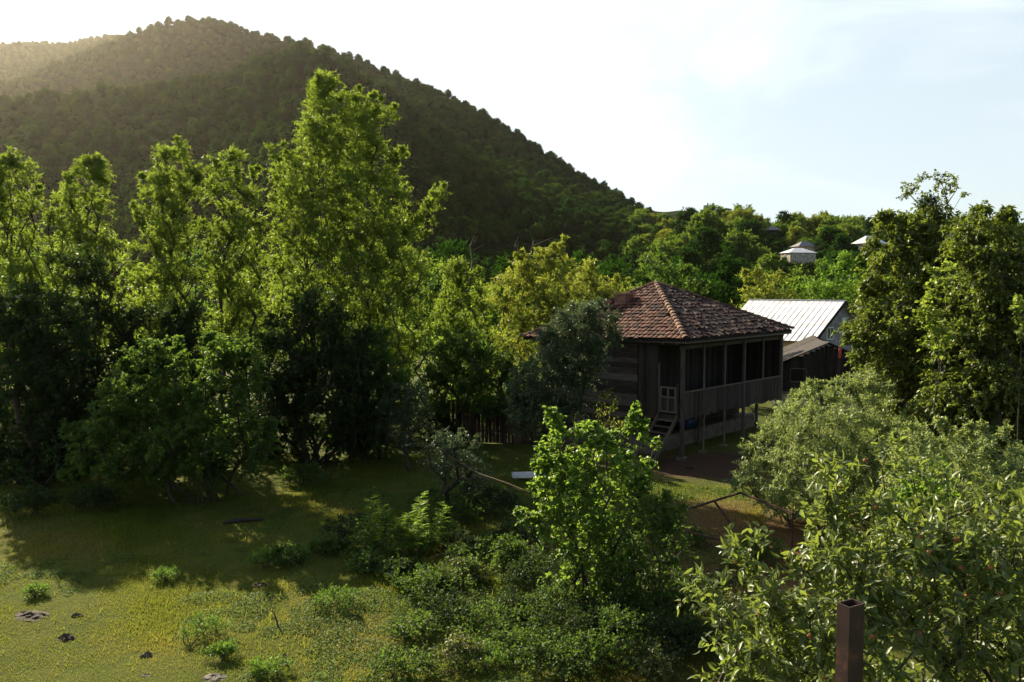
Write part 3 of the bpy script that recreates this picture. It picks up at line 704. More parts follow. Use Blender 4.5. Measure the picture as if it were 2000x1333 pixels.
def metal_roof_house():
    ax, ay, rz_ = 20.9, 50.0, 5.72
    ph = math.radians(50); d = np.array([math.cos(ph), -math.sin(ph)]); e = np.array([-math.sin(ph), -math.cos(ph)])
    # local x = ridge direction to the near gable, y = towards the far slope (-e)
    hs = empty('metal_roof_house', (ax, ay, 0), -ph)
    tag(hs, 'grey block house with pale sheet metal gable roof behind the timber house', 'house')
    L, w, ez, g0 = 6.9, 3.65, 3.30, -.9
    # walls (pentagon ends)
    m = MB(); o = .30
    for x, nx in ((-o, 1), (-L + o, -1)):
        V = [(x, -w + .25, g0), (x, w - .25, g0), (x, w - .25, ez + .05), (x, 0, rz_ - .12), (x, -w + .25, ez + .05)]
        V2 = [(a - nx * .2, b, c) for a, b, c in V]
        m.add(V + V2, [(0, 1, 6, 5), (1, 2, 7, 6), (2, 3, 8, 7), (3, 4, 9, 8), (4, 0, 5, 9), (0, 4, 3, 3)][:5], [(0, 1, 2), (0, 2, 4), (2, 3, 4), (5, 7, 6), (5, 9, 7), (7, 9, 8)], a=.5)
    gw = m.build('gable_wall', M_BLOCK, hs)
    m = MB()
    for s in (-1, 1): m.box(-L + o, s * (w - .25) - (.2 if s > 0 else 0), g0, -o - .2, s * (w - .25) + (0 if s > 0 else .2), ez + .05, a=.5)
    m.build('side_wall', M_BRICK, hs)
    # roof sheets: two slopes, standing seams and lap lines
    rf = None
    for s in (-1, 1):
        m = MB(); slope = np.array([0, s * w, ez - rz_]); Ls = np.linalg.norm(slope); sd = slope / Ls; nn = np.array([0, s * (rz_ - ez), w]); nn /= np.linalg.norm(nn)
        nx, ny = 17, 5
        for i in range(nx):
            for k in range(ny):
                x0, x1 = -L * i / nx, -L * (i + 1) / nx + .012; a0, a1 = Ls * k / ny, Ls * (k + 1) / ny + .02
                rz = np.array([0, 0, rz_]); lift = .004 * (ny - k)
                V = [rz + sd * a0 + [x0, 0, 0] + nn * lift, rz + sd * a0 + [x1, 0, 0] + nn * lift, rz + sd * a1 + [x1, 0, 0] + nn * (lift + .006), rz + sd * a1 + [x0, 0, 0] + nn * (lift + .006)]
                V2 = [v - nn * .03 for v in V]
                m.add(V + V2, [(0, 1, 2, 3), (7, 6, 5, 4), (0, 4, 5, 1), (1, 5, 6, 2), (2, 6, 7, 3), (3, 7, 4, 0)])
            m.bar(np.array([x0, 0, rz_]) + nn * .02, np.array([x0, 0, rz_]) + sd * Ls + nn * .02, .018, .04, a=.2)
        r_ = m.build('roof_slope', M_SHEET, hs)
        if rf is None: rf = r_
    m = MB(); m.bar((.02, 0, rz_ + .03), (-L - .02, 0, rz_ + .03), .22, .03, a=.9); m.build('ridge_cap', M_SHEET, hs)
    m = MB()
    for s in (-1, 1): m.bar((0.03, s * .02, rz_ - .08), (0.03, s * (w + .02), ez - .1), .04, .16, a=.1)
    m.build('bargeboard', M_DARKWOOD, hs)
    # gable windows
    def gpt(px, py):  # on the near gable plane: local x=-o
        u = (px - 1000) / F; v = (666.5 - py) / F
        dirv = np.array([u, CP + v * SP, v * CP - SP]); n = np.array([d[0], d[1], 0]); c0 = np.array([ax, ay, 0]) - n * o
        t = ((c0 - np.array([0, 0, H])) @ n) / (dirv @ n); p = np.array([0, 0, H]) + dirv * t
        rel = p - np.array([ax, ay, 0]); return np.array([-o, rel[:2] @ (-e), p[2]])
    a, b = gpt(1614.5, 640), gpt(1626.5, 663); window(hs, (a + b) / 2, (1, 0), abs(a[1] - b[1]) * 1.0, abs(a[2] - b[2]))
    a, b = gpt(1644.5, 621), gpt(1655.5, 650); f = window(hs, (a + b) / 2, (1, 0), abs(a[1] - b[1]), abs(a[2] - b[2]), mull=False, name='balcony_door')
    c = (a + b) / 2; m = MB(); m.bar(c + [.045, -.3, 0], c + [.045, .3, 0], .02, abs(a[2] - b[2]) - .2, a=.6); m.build('door_leaf', M_WHITE, f)
    a, b = gpt(1667, 650), gpt(1678, 672); window(hs, (a + b) / 2, (1, 0), abs(a[1] - b[1]), abs(a[2] - b[2]))
metal_roof_house()

def shed():
    Y = 40.0; rx = 0.0
    ap = P(1618, 668, Y); el = P(1527, 700, Y)
    hs = empty('gable_shed', (ap[0], Y, -.2), math.radians(-14))
    tag(hs, 'low dark board shed with small black window and sagging roof beside the timber house', 'shed')
    hw = 2.55; zr = ap[2] + .2; ze = 2.78; L = 6.0; rnd = random.Random(8)
    m = MB(); x = -hw + .15
    while x < hw - .15:
        w = min(rnd.uniform(.2, .34), hw - .15 - x); xc = x + w / 2; top = zr - .10 - (zr - ze) * abs(xc) / hw - .04
        if -1.75 < xc < -1.05: m.box(x, 0, 2.62, x + w - .01, .04, top); m.box(x, 0, 1.45, x + w - .01, .04, 1.95)
        else: m.box(x, rnd.uniform(-.01, .01), 1.45, x + w - .01, .04, top)
        x += w
    m.build('board_gable', M_DARKWOOD, hs)
    m = MB(); m.box(-1.8, .05, 1.9, -1.0, .09, 2.7, a=.1); wn_ = m.build('window', M_BLACKHOLE, hs)
    m = MB(); m.bar((-1.78, -.02, 1.95), (-1.02, -.02, 1.95), .04, .05); m.bar((-1.78, -.02, 2.62), (-1.02, -.02, 2.62), .04, .05); m.bar((-1.78, -.02, 1.97), (-1.78, -.02, 2.6), .04, .05); m.bar((-1.02, -.02, 1.97), (-1.02, -.02, 2.6), .04, .05); m.build('frame', M_POST, wn_)
    m = MB(); m.box(-hw + .15, -.02, 1.30, hw + 2.2, .06, 1.44, a=.9); m.build('timber_band', M_POST, hs)
    m = MB(); m.box(-hw + .2, .0, -.3, -.45, .14, 1.29, a=.5); m.box(.35, .0, -.3, hw + 2.1, .14, 1.29, a=.5); m.box(-.45, .9, -.3, .35, .98, 1.29, a=.1); m.build('plaster_wall', M_PLASTER, hs)
    m = MB(); m.box(-hw + .15, .15, -.3, -hw + .27, L, ze - .1); m.box(hw - .27, .15, -.3, hw - .15, L, ze - .1); m.box(-hw + .2, L - .1, -.3, hw - .2, L, ze); m.build('side_wall', M_DARKWOOD, hs)
    for s in (-1, 1):
        m = MB(); n = 16
        for k in range(n):
            y0 = -.35 + (L + .6) * k / n; y1 = -.35 + (L + .6) * (k + 1) / n - .01
            sag = .10 * math.sin(math.pi * k / n); o = rnd.uniform(0, .015)
            V = [(0, y0, zr - sag + o), (0, y1, zr - sag + o), (s * (hw + .25), y1, ze - sag - .06 + o), (s * (hw + .25), y0, ze - sag - .06 + o)]
            V2 = [(a, b, c - .06) for a, b, c in V]
            m.add(V + V2, [(0, 1, 2, 3), (7, 6, 5, 4), (0, 4, 5, 1), (1, 5, 6, 2), (2, 6, 7, 3), (3, 7, 4, 0)])
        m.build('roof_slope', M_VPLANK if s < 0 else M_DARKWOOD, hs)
    # iron chimney pipe leaning in front
    a = P(1641, 682, 39.2); b = P(1634, 752, 39.2); b2 = np.array([b[0] - .05, b[1], -.1])
    m = MB(); m.tube([b2, a], [.06, .06], 10, a=.2); o = m.build('pole', M_RUST, None); tag(o, 'dark leaning iron pole with red painted end before the shed', 'pole')
    m = MB(); dd = unit(a - b2); m.tube([a - dd * .45, a + dd * .05], [.075, .075], 10, a=.9); m.build('painted_end', solid_mat('red_paint', [(.22, .03, .02), (.35, .06, .04)], scale=8, bump=.1, rough=.5), o)
shed()

def hill_house(name, label, x0, x1, yb, ye, ya, D, roofm, wallm, rot=20, gable=False, wins=2, ridge=.3, cat='house', chim=0):
    a = P(x0, ye, D); b = P(x1, ye, D); w = (b[0] - a[0]); cx = (a[0] + b[0]) / 2; zb = P(x0, yb, D)[2]; ze = a[2]; zr = P(x0, ya, D)[2]
    hs = empty(name, (cx, D, zb - 1.5), math.radians(rot)); tag(hs, label, cat)
    ww = w / (math.cos(math.radians(rot)) + .55 * abs(math.sin(math.radians(rot)))) / 2; dd = ww * .62; h0 = 0; z1 = ze - zb + 1.5; z2 = zr - zb + 1.5; o = .35
    m = MB(); m.box(-ww + o, -dd + o, h0 - 2, ww - o, dd - o, z1, a=.5); m.build('wall', wallm, hs)
    m = MB(); rl = ww * ridge if not gable else ww
    V = [(-ww, -dd, z1 - .02), (ww, -dd, z1 - .02), (ww, dd, z1 - .02), (-ww, dd, z1 - .02), (-rl, 0, z2), (rl, 0, z2)]
    m.add(V, [(0, 1, 5, 4), (2, 3, 4, 5), (3, 2, 1, 0)], [(1, 2, 5), (3, 0, 4)], a=.6)
    rf = m.build('roof', roofm, hs)
    for k in range(chim):
        m = MB(); m.box(-ww * .4 + k * ww * .9, -.25, z2 - .6, -ww * .4 + k * ww * .9 + .5, .25, z2 + .9); m.build('chimney', M_BRICKCH, rf)
    hgt = min(1.2, (ze - zb) * .55)
    for k in range(wins):
        x = (-ww + o) + (2 * ww - 2 * o) * (k + .5) / wins; window(hs, (x, -dd + o - .01, z1 - .35 - hgt * .6), (0, -1), hgt * .75, hgt, depth=.06)
    if wins: window(hs, (-ww + o - .01, 0, z1 - .35 - hgt * .6), (-1, 0), hgt * .75, hgt, depth=.06)
M_GREYROOF = solid_mat('grey_slate_roof', [(.17, .155, .16), (.25, .235, .24)], scale=.8, bump=.2)
M_REDROOF = solid_mat('red_roof', [(.20, .07, .04), (.30, .12, .07)], scale=.8, bump=.2)
hill_house('hillside_house', 'small beige house with bright white hipped roof below brick house', 1525, 1593, 512, 494.5, 485, 198, M_SHEET, M_PLASTER, 14, wins=3)
hill_house('hillside_house', 'brick house with grey hipped roof just above the white roofed one', 1545, 1600, 506, 482.5, 472, 212, M_GREYROOF, M_BRICK, 14, wins=3)
hill_house('hillside_house', 'broad white metal roof of a house showing among trees on hillside', 1664, 1732, 490, 476.5, 461, 225, M_SHEET, M_PLASTER, 24, wins=2)
hill_house('pavilion', 'dark open pavilion with pale roof halfway up the village hill', 1495, 1524, 462, 450, 442.5, 262, M_GREYROOF, M_DARKWOOD, 10, wins=0, cat='pavilion')
hill_house('hillside_house', 'tiny grey house with chimneys standing on the hill crest', 1373, 1398, 424, 410, 401, 350, M_GREYROOF, M_PLASTER, -20, gable=True, wins=1, chim=2)
hill_house('hillside_house', 'pale roofed house at right edge of the village hillside', 1985, 2040, 492, 477, 467, 215, M_SHEET, M_PLASTER, 15, wins=2)
hill_house('hillside_house', 'red roofed house glimpsed through the big pear tree', 1858, 1902, 506, 494, 483, 180, M_REDROOF, M_BRICK, 15, wins=2)

def fence(name, label, a, b, h, mat, step=.16):
    a = np.array(a, float); b = np.array(b, float); L = np.linalg.norm(b[:2] - a[:2]); n = int(L / step); rnd = random.Random(n)
    o = empty(name, (a[0], a[1], landz(a[0], a[1]))); tag(o, label, 'fence'); m = MB(); d = (b - a) / L; base = np.array([a[0], a[1], landz(a[0], a[1])])
    for k in range(n):
        p = a + d * (k + .5) * step; z = landz(p[0], p[1]) - base[2]; q = np.array([p[0] - a[0], p[1] - a[1], 0]); hh = h * rnd.uniform(.9, 1.08)
        m.bar(q + [0, 0, z + .03], q + [rnd.uniform(-.02, .02), 0, z + hh], step * .86, .025, up=(d[1], -d[0], 0))
    m.build('board', mat, o)
    m = MB()
    for z in (.3 * h, .8 * h): m.bar((0, .04, z), (b[0] - a[0], b[1] - a[1] + .04, z + landz(b[0], b[1]) - base[2]), .04, .08)
    m.build('rail', mat, o)
    for k in range(0, n + 1, max(1, n // 3)):
        p = a + d * k * step; m = MB(); m.bar((p[0] - a[0], p[1] - a[1] + .1, -.2), (p[0] - a[0], p[1] - a[1] + .1, h * 1.05), .1); m.build('fence_post', mat, o)
M_REDWOOD = solid_mat('reddish_board', [(.025, .012, .009), (.05, .023, .017), (.07, .037, .028)], scale=5, stretch=(5, 5, .4), bump=.5, dist=.01, attr=.5)
fence('board_fence', 'dark reddish upright board fence under the trees left of the timber house', (-2.9, 33.5), (1.2, 33.0), 1.7, M_REDWOOD)
# ------------------------------------------------------------------ the wood on the mountain (too many to count) and the hillside trees
def far_crown(name, seed, mat, nc=26, T=5, M=5, ll=1.0, lw=.75, tall=1.0):
    rs = np.random.RandomState(seed)
    th = rs.rand(nc) * 6.28; u = rs.rand(nc) ** .55; h = rs.rand(nc)
    C = np.stack([np.cos(th) * u * 3.4 * np.sqrt(1 - (h * .9) ** 2), np.sin(th) * u * 3.4 * np.sqrt(1 - (h * .9) ** 2), (1.2 + h * 4.6) * tall], 1)
    O = unit(C - np.array([0, 0, 1.5])); R = 1.1 + .7 * rs.rand(nc)
    V, Fc, tint, _ = clump_leaves(rs, C, O, R, T, M, ll, lw, 'tri', up=.3, droop=.3, flat=.8, nout=.75)
    n1 = 9; hv = []
    for i in range(5):
        for k in range(n1): a = k * 6.28 / n1; f = (i + .3) / 5.0; rr = 2.7 * math.sqrt(max(.04, 1 - (f * 1.02) ** 2)) * rs.uniform(.8, 1.1); hv.append((math.cos(a) * rr, math.sin(a) * rr, (.4 + f * 4.6) * tall))
    hv.append((0, 0, 5.2 * tall)); hq = [(i * n1 + k, i * n1 + (k + 1) % n1, (i + 1) * n1 + (k + 1) % n1, (i + 1) * n1 + k) for i in range(4) for k in range(n1)]; ht = [(4 * n1 + k, 4 * n1 + (k + 1) % n1, 5 * n1) for k in range(n1)]
    b0 = len(V); V = np.vstack([V, hv]); Fc = list(Fc) + [np.array(hq) + b0, np.array(ht) + b0]; tint = np.concatenate([tint, rs.rand(len(hv)) * .3])
    me = new_mesh(name, V, Fc); set_attr(me, 'v', tint); me.materials.append(mat); return me

LF_WOOD = leaf_mat('leaf_wood', (.005, .020, .003), (.017, .052, .007), (.05, .13, .012), .3, .01, .6, vary=.42)
LF_WOOD2 = leaf_mat('leaf_wood_olive', (.012, .028, .005), (.038, .068, .011), (.09, .16, .016), .3, .01, .6, vary=.4)
LF_HILL = leaf_mat('leaf_hill', (.028, .055, .012), (.065, .11, .02), (.22, .34, .035), .45, .02, .6, vary=.3)
LF_HILLY = leaf_mat('leaf_hill_yellow', (.08, .11, .018), (.14, .17, .025), (.32, .38, .035), .42, .03, .6, vary=.2)

def mountain_wood():
    rs = np.random.RandomState(77)
    gx, gy = np.meshgrid(np.arange(-800, 420, 5.4), np.arange(110, 1045, 5.4)); gx = gx + (np.arange(gx.shape[0]) % 2)[:, None] * 2.7
    x = (gx + rs.uniform(-2.5, 2.5, gx.shape)).ravel(); y = (gy + rs.uniform(-2.5, 2.5, gx.shape)).ravel(); px = px_of(x, y)
    keep = (px > -120) & (px < 1420) & ~((px > 1345) & (y > 150)) & ~((y > 700) & (px > 620)) & ~((y > 530) & (px > 1150))
    px = px[keep]; y = y[keep]
    x = (px - 1000) / F * y; z = land(x, y)
    me = bpy.data.meshes.new('forest'); me.vertices.add(len(x)); me.vertices.foreach_set('co', np.stack([x, y, z - 1.0], 1).astype(np.float32).ravel())
    a = me.attributes.new('size', 'FLOAT', 'POINT'); a.data.foreach_set('value', ((.56 + .36 * rs.rand(len(x)) ** 2.0) * np.interp(y, [104, 200, 500], [.9, 1.0, 1.0])).astype(np.float32))
    o = link('forest', me); tag(o, 'dense dark broadleaf forest covering the mountain behind the village', 'forest', kind='stuff')
    srcs = []
    for k, (mt, tl) in enumerate(((LF_WOOD, 1.0), (LF_WOOD, .85), (LF_WOOD2, 1.05), (LF_WOOD, 1.25), (LF_WOOD2, .9))):
        srcs.append(bpy.data.objects.new('forest_crown', far_crown('forest_crown', 300 + k, mt, nc=64, T=7, M=6, ll=.62, lw=.5, tall=tl)))
    ng = bpy.data.node_groups.new('scatter', 'GeometryNodeTree')
    ng.interface.new_socket('Geometry', in_out='INPUT', socket_type='NodeSocketGeometry'); ng.interface.new_socket('Geometry', in_out='OUTPUT', socket_type='NodeSocketGeometry')
    gi = ng.nodes.new('NodeGroupInput'); go = ng.nodes.new('NodeGroupOutput'); g2i = ng.nodes.new('GeometryNodeGeometryToInstance'); iop = ng.nodes.new('GeometryNodeInstanceOnPoints')
    for s in srcs:
        oi = ng.nodes.new('GeometryNodeObjectInfo'); oi.inputs['Object'].default_value = s; oi.inputs['As Instance'].default_value = True
        ng.links.new(oi.outputs['Geometry'], g2i.inputs[0])
    ri = ng.nodes.new('FunctionNodeRandomValue'); ri.data_type = 'INT'; ri.inputs[4].default_value = 0; ri.inputs[5].default_value = len(srcs) - 1
    rr = ng.nodes.new('FunctionNodeRandomValue'); rr.data_type = 'FLOAT_VECTOR'; rr.inputs[0].default_value = (-.1, -.1, 0); rr.inputs[1].default_value = (.1, .1, 6.28)
    na = ng.nodes.new('GeometryNodeInputNamedAttribute'); na.data_type = 'FLOAT'; na.inputs[0].default_value = 'size'
    jg = ng.nodes.new('GeometryNodeJoinGeometry')
    # the join of instances gives five instances to pick from
    for l in list(ng.links):
        if l.to_node == g2i: ng.links.remove(l)
    for nd in [q for q in ng.nodes if q.bl_idname == 'GeometryNodeObjectInfo']: ng.links.new(nd.outputs['Geometry'], jg.inputs[0])
    ng.nodes.remove(g2i)
    ng.links.new(gi.outputs[0], iop.inputs['Points']); ng.links.new(jg.outputs[0], iop.inputs['Instance']); iop.inputs['Pick Instance'].default_value = True
    ng.links.new(ri.outputs[2], iop.inputs['Instance Index']); ng.links.new(rr.outputs[0], iop.inputs['Rotation']); ng.links.new(na.outputs[0], iop.inputs['Scale'])
    ng.links.new(iop.outputs[0], go.inputs[0])
    m = o.modifiers.new('scatter', 'NODES'); m.node_group = ng
    # knee-high to man-high thicket between the hillside trees, too dense to count
    n = 9000; px = rs.uniform(1230, 2060, n); y = (rs.rand(n) * (430 ** 2 - 104 ** 2) + 104 ** 2) ** .5; x = (px - 1000) / F * y; z = land(x, y); ok = np.ones(n, bool)
    for hx, hy, hw in ((1560, 205, 30), (1700, 226, 30), (1510, 263, 16), (1385, 352, 14), (2010, 216, 22), (1880, 181, 22)): ok &= ~((abs(px - hx) < hw) & (y > hy - 7) & (y < hy + 9))
    x, y, z = x[ok], y[ok], z[ok]
    me = bpy.data.meshes.new('thicket'); me.vertices.add(len(x)); me.vertices.foreach_set('co', np.stack([x, y, z - .5], 1).astype(np.float32).ravel())
    a = me.attributes.new('size', 'FLOAT', 'POINT'); a.data.foreach_set('value', (.22 + .35 * rs.rand(len(x)) ** 2).astype(np.float32))
    o = link('undergrowth', me); tag(o, 'low green undergrowth between the trees of the village hillside', 'undergrowth', kind='stuff'); m = o.modifiers.new('scatter', 'NODES'); m.node_group = ng
mountain_wood()

def hillside_trees():
    rs = np.random.RandomState(5)
    kinds = []
    for k, (mt, lab, tall) in enumerate(((LF_HILL, 'rounded green tree among the houses on the village hillside', 1.0), (LF_HILLY, 'yellowish green tree among the houses on the village hillside', .9), (LF_WOOD, 'dark green tree on the village hillside', 1.2),
                                          (LF_HILL, 'spreading mid green tree on the village hillside', .8))):
        nc = 60; th = rs.rand(nc) * 6.28; u = rs.rand(nc) ** .5; h = rs.rand(nc)
        C = np.stack([np.cos(th) * u * 3.2 * np.sqrt(1 - (h * .85) ** 2), np.sin(th) * u * 3.2 * np.sqrt(1 - (h * .85) ** 2), (1.3 + h * 4.8) * tall], 1)
        t = make_tree('hillside_tree', lab, 'tree', (0, 0, 0), C, np.full(nc, 1.15), mt, 40 + k, 'trees on the village hillside', T=10, M=10, ll=.42, lw=.28, rbase=.25, rmin=.03, seg=1.5, up=.3, nout=.5)
        kinds.append([t, 0])
    LAB = ['rounded green tree', 'yellowish green tree', 'dark green tree', 'spreading mid green tree']
    placed = []
    houses = [(1560, 205, 26), (1700, 226, 26), (1510, 263, 14), (1385, 352, 12), (2010, 216, 20), (1880, 181, 20)]
    n = 0; tries = 0
    while n < 296 and tries < 9000:
        tries += 1; px = rs.uniform(1235, 2040); y = (rs.rand() * (405 ** 2 - 106 ** 2) + 106 ** 2) ** .5
        if y < 190 and rs.rand() < .35: continue
        bad = False
        for hx, hy, hw in houses:
            # keep the sight line to each house front open: nothing close in front of it
            if abs(px - hx) < hw * 1.25 + 1500 * 3.0 / y and hy - 45 < y < hy + 7: bad = True
        x = (px - 1000) / F * y
        if bad or any((x - a) ** 2 + (y - b) ** 2 < c for a, b, c in placed): continue
        s = rs.uniform(.85, 1.45) * (1.0 if y < 300 else .9) * (.72 if any(abs(px - hx) < hw * 1.5 + 18 and hy - 80 < y <= hy - 45 for hx, hy, hw in houses) else 1); sp = (4.3 * s) ** 2 if y > 190 else (5.2 * s) ** 2
        placed.append((x, y, sp))
        k = rs.choice(4, p=(.38, .24, .10, .28)) if y > 215 else rs.choice(4, p=(.22, .04, .56, .18)); t, used = kinds[k]
        o = t if not used else copy_tree(t); kinds[k][1] += 1
        zone = ('at the crest of' if y > 320 else 'halfway up' if y > 215 else 'at the foot of') ; side = ('beside the mountain' if px < 1400 else 'left of the white roofed houses' if px < 1520 else 'around the white roofed houses' if px < 1760 else 'behind the pear trees')
        o['label'] = LAB[k] + ' ' + zone + ' the hill ' + side
        o.location = (x, y, landz(x, y) - .3); o.rotation_euler = (0, 0, rs.rand() * 6.28); o.scale = (s * rs.uniform(.9, 1.15), s * rs.uniform(.9, 1.15), s * rs.uniform(.85, 1.2))
        n += 1
hillside_trees()

# ------------------------------------------------------------------ trees of the valley and the yard
def ground_at(px, Y): x = (px - 1000) / F * Y; return (x, Y, landz(x, Y))

def row_tree(name, label, cat, px0, Y, rows, n, mat, seed, tips=(), depth=.7, group=None, stems_n=0, spread=.3, frac=.6, rim=.45, tip_n=2, Rm=.6, y_low=None, **kw):
    rs = np.random.RandomState(seed)
    C, R = from_rows(rs, rows, Y, n, depth, rim, tips, tip_n); R = R * Rm * (.8 + .4 * rs.rand(len(R)))
    base = ground_at(px0, Y)
    st = multistem(rs, base, C, stems_n, spread, frac) if stems_n else None
    return make_tree(name, label, cat, base, C, R, mat, seed, group, st, **kw)

LOC = dict(mats=None)
def locust(px0, Y, rows, n, seed, label, tips=(), mat=None, **kw):
    d = dict(T=10, M=17, ll=.138, lw=.054, rbase=.075, wob=.02, upk=2.6, up=.75, droop=.30, ldroop=.4, flat=.8, stems_n=5, spread=.35, frac=.75, Rm=.52, rim=.55, cat='tree', seg=.8); n = int(n * 2.5)
    d.update(kw); cat = d.pop('cat')
    return row_tree('locust_tree', label, cat, px0, Y, rows, n, mat or LF_LOCUST, seed, tips=tips, group='tall backlit trees behind the yard', **d)

locust(20, 33, [(300, 0, 40), (345, -30, 72), (400, -45, 80), (500, -45, 92), (600, -45, 98), (700, -40, 85)], 62, 1, 'backlit leafy tree cut by the left edge of the photo', tips=[(75, 365, 12), (20, 308, 12)])
locust(165, 34, [(302, 165, 200), (335, 128, 215), (380, 95, 215), (450, 82, 225), (540, 90, 225), (620, 100, 225), (700, 110, 215)], 60, 2, 'backlit tree with one forked spire, second from left edge', tips=[(192, 305, 10), (130, 345, 10), (205, 350, 8)])
locust(325, 33.5, [(268, 335, 362), (310, 305, 380), (345, 272, 392), (400, 262, 398), (480, 262, 395), (560, 250, 395), (650, 265, 385)], 66, 3, 'slender backlit tree with narrow pointed top between two darker gaps', tips=[(348, 270, 10), (275, 340, 9), (262, 400, 12), (268, 425, 12), (385, 345, 8)])
locust(455, 34, [(300, 432, 470), (335, 408, 500), (400, 400, 512), (500, 390, 515), (600, 392, 515), (700, 400, 505)], 66, 4, 'bushy topped backlit tree just left of the tallest tree', tips=[(420, 315, 10), (455, 300, 10), (500, 330, 10), (395, 430, 10)])
rs5 = [(140, 608, 642), (168, 600, 662), (200, 592, 745), (240, 588, 752), (290, 575, 770), (340, 535, 785), (390, 525, 800), (440, 520, 815), (500, 525, 835), (560, 530, 850), (640, 545, 850), (720, 565, 820)]
locust(690, 35, rs5, 300, 5, 'tallest tree, broad and lit from behind, towering over the yard', tips=[(700, 172, 14), (745, 195, 12), (770, 205, 9), (622, 148, 12), (550, 280, 14), (530, 292, 10), (790, 300, 12), (868, 362, 10), (850, 378, 12), (835, 400, 14), (825, 425, 14), (845, 440, 14), (730, 185, 12), (785, 290, 8)],
       stems_n=9, spread=.5, frac=.82, rbase=.085, Rm=.56, tip_n=4, depth=.75)
locust(900, 37, [(505, 862, 905), (540, 850, 940), (600, 852, 958), (680, 860, 960), (740, 860, 960)], 46, 6, 'thin crowned tree with bare dead tips right of the tallest tree', tips=[(880, 515, 12), (935, 525, 8)], stems_n=3)
locust(985, 38, [(480, 1075, 1108), (500, 1010, 1110), (530, 968, 1140), (590, 955, 1165), (650, 955, 1170), (710, 965, 1150)], 84, 7, 'yellowing tree with crooked pale branches left of the timber house roof', tips=[(1100, 465, 10), (1080, 478, 10), (1010, 500, 10), (1050, 488, 8), (1020, 490, 8)], mat=LF_YELLOW, stems_n=4, bark=BARK_PALE, depth=.6)
locust(1190, 44, [(515, 1135, 1165), (545, 1115, 1180), (560, 1112, 1245), (590, 1110, 1258), (650, 1120, 1250)], 60, 8, 'low yellow green tree directly behind the tiled roof', tips=[(1150, 515, 9), (1205, 540, 9), (1225, 550, 9)], mat=LF_YELLOW, stems_n=3)
row_tree('walnut_tree', 'dark green round tree rising behind the peak of the tiled roof', 'tree', 1315, 47, [(500, 1265, 1300), (525, 1252, 1350), (560, 1255, 1385), (600, 1262, 1392), (650, 1275, 1380)], 60, LF_MID, 9, tips=[(1290, 497, 8), (1345, 520, 8), (1375, 550, 8)], T=9, M=15, ll=.2, lw=.09, stems_n=2, Rm=.75)
row_tree('walnut_tree', 'olive tree between timber house roof and white metal roof', 'tree', 1500, 62, [(528, 1462, 1482), (548, 1450, 1545), (580, 1438, 1556), (630, 1435, 1560), (680, 1440, 1550)], 64, LF_YELLOW, 10, tips=[(1455, 530, 8), (1525, 535, 8), (1480, 530, 8)], T=9, M=13, ll=.28, lw=.12, Rm=.95)
row_tree('acacia_tree', 'bright green feathery tree behind the white metal roof', 'tree', 1630, 66, [(505, 1640, 1668), (530, 1585, 1690), (560, 1565, 1705), (600, 1548, 1705), (660, 1550, 1700)], 84, LF_BRIGHT, 11, tips=[(1655, 502, 8), (1600, 518, 8), (1560, 560, 8)], T=9, M=14, ll=.3, lw=.12, Rm=1.0)
row_tree('poplar_tree', 'narrow dark columnar tree on the lower slope', 'tree', 1422, 95, [(472, 1418, 1428), (500, 1406, 1438), (560, 1402, 1444), (620, 1404, 1444)], 50, LF_WOOD, 12, T=8, M=12, ll=.4, lw=.2, Rm=1.1, up=1.5, out=.2)

# second and third line of trees that close the gaps lower down
fillers = [(-10, 44, 470, 90), (95, 46, 480, 120), (240, 44, 500, 130), (390, 47, 490, 120), (520, 45, 470, 130), (800, 46, 500, 130), (950, 48, 560, 120), (1080, 52, 560, 110)]
fl = ['just outside the left edge', 'behind the second spired tree from the left', 'in the dark gap left of the slender pointed tree', 'between the slender tree and the bushy topped tree', 'left behind the tallest tree', 'right behind the tallest tree', 'behind the thin crowned tree', 'behind the yellowing tree', 'far out past the left edge tree']
for i, (px, Y, top, hw) in enumerate(fillers):
    row_tree('woodland_tree', 'green second row tree ' + fl[i], 'tree', px, Y, [(top, px - hw * .25, px + hw * .25), (top + 50, px - hw * .7, px + hw * .7), (top + 130, px - hw, px + hw), (top + 280, px - hw, px + hw)], 95, (LF_LOCUST, LF_MID)[i % 2], 60 + i,
             group='trees behind the tall row', T=8, M=12, ll=.26, lw=.11, Rm=1.0, rim=.5, depth=.55)
# far valley trees between the yard and the slope, right half
vl = ['directly above the roof peak', 'right of the roof peak', 'above the right roof slope, farther back', 'behind the olive tree', 'above the white metal roof', 'left of the pear tree crown', 'seen through the pear tree', 'behind the big right edge tree', 'below the mountain foot beside the tallest tree', 'below the mountain foot above the yellowing tree', 'left of the low yellow green tree', 'at the foot of the mountain slope above the tiled roof', 'just behind the bright feathery tree']
for i, (px, Y, top, hw, mt) in enumerate([(1260, 88, 535, 60, LF_HILL), (1370, 85, 545, 50, LF_WOOD), (1330, 100, 500, 55, LF_WOOD), (1480, 92, 520, 45, LF_WOOD), (1560, 100, 525, 50, LF_HILL), (1700, 90, 520, 60, LF_HILL), (1800, 85, 500, 70, LF_MID), (1950, 84, 490, 80, LF_MID),
                                         (880, 80, 480, 60, LF_WOOD), (1000, 85, 500, 60, LF_WOOD), (1120, 90, 505, 60, LF_WOOD), (1200, 98, 500, 60, LF_WOOD), (1620, 80, 560, 50, LF_MID)]):
    row_tree('valley_tree', 'shaded valley tree ' + vl[i], 'tree', px, Y, [(top, px - hw * .3, px + hw * .3), (top + 25, px - hw * .8, px + hw * .8), (top + 60, px - hw, px + hw), (top + 130, px - hw * .9, px + hw * .9)], 60, mt, 90 + i,
             group='shaded valley trees', T=8, M=10, ll=.42, lw=.2, Rm=1.4, depth=.7)

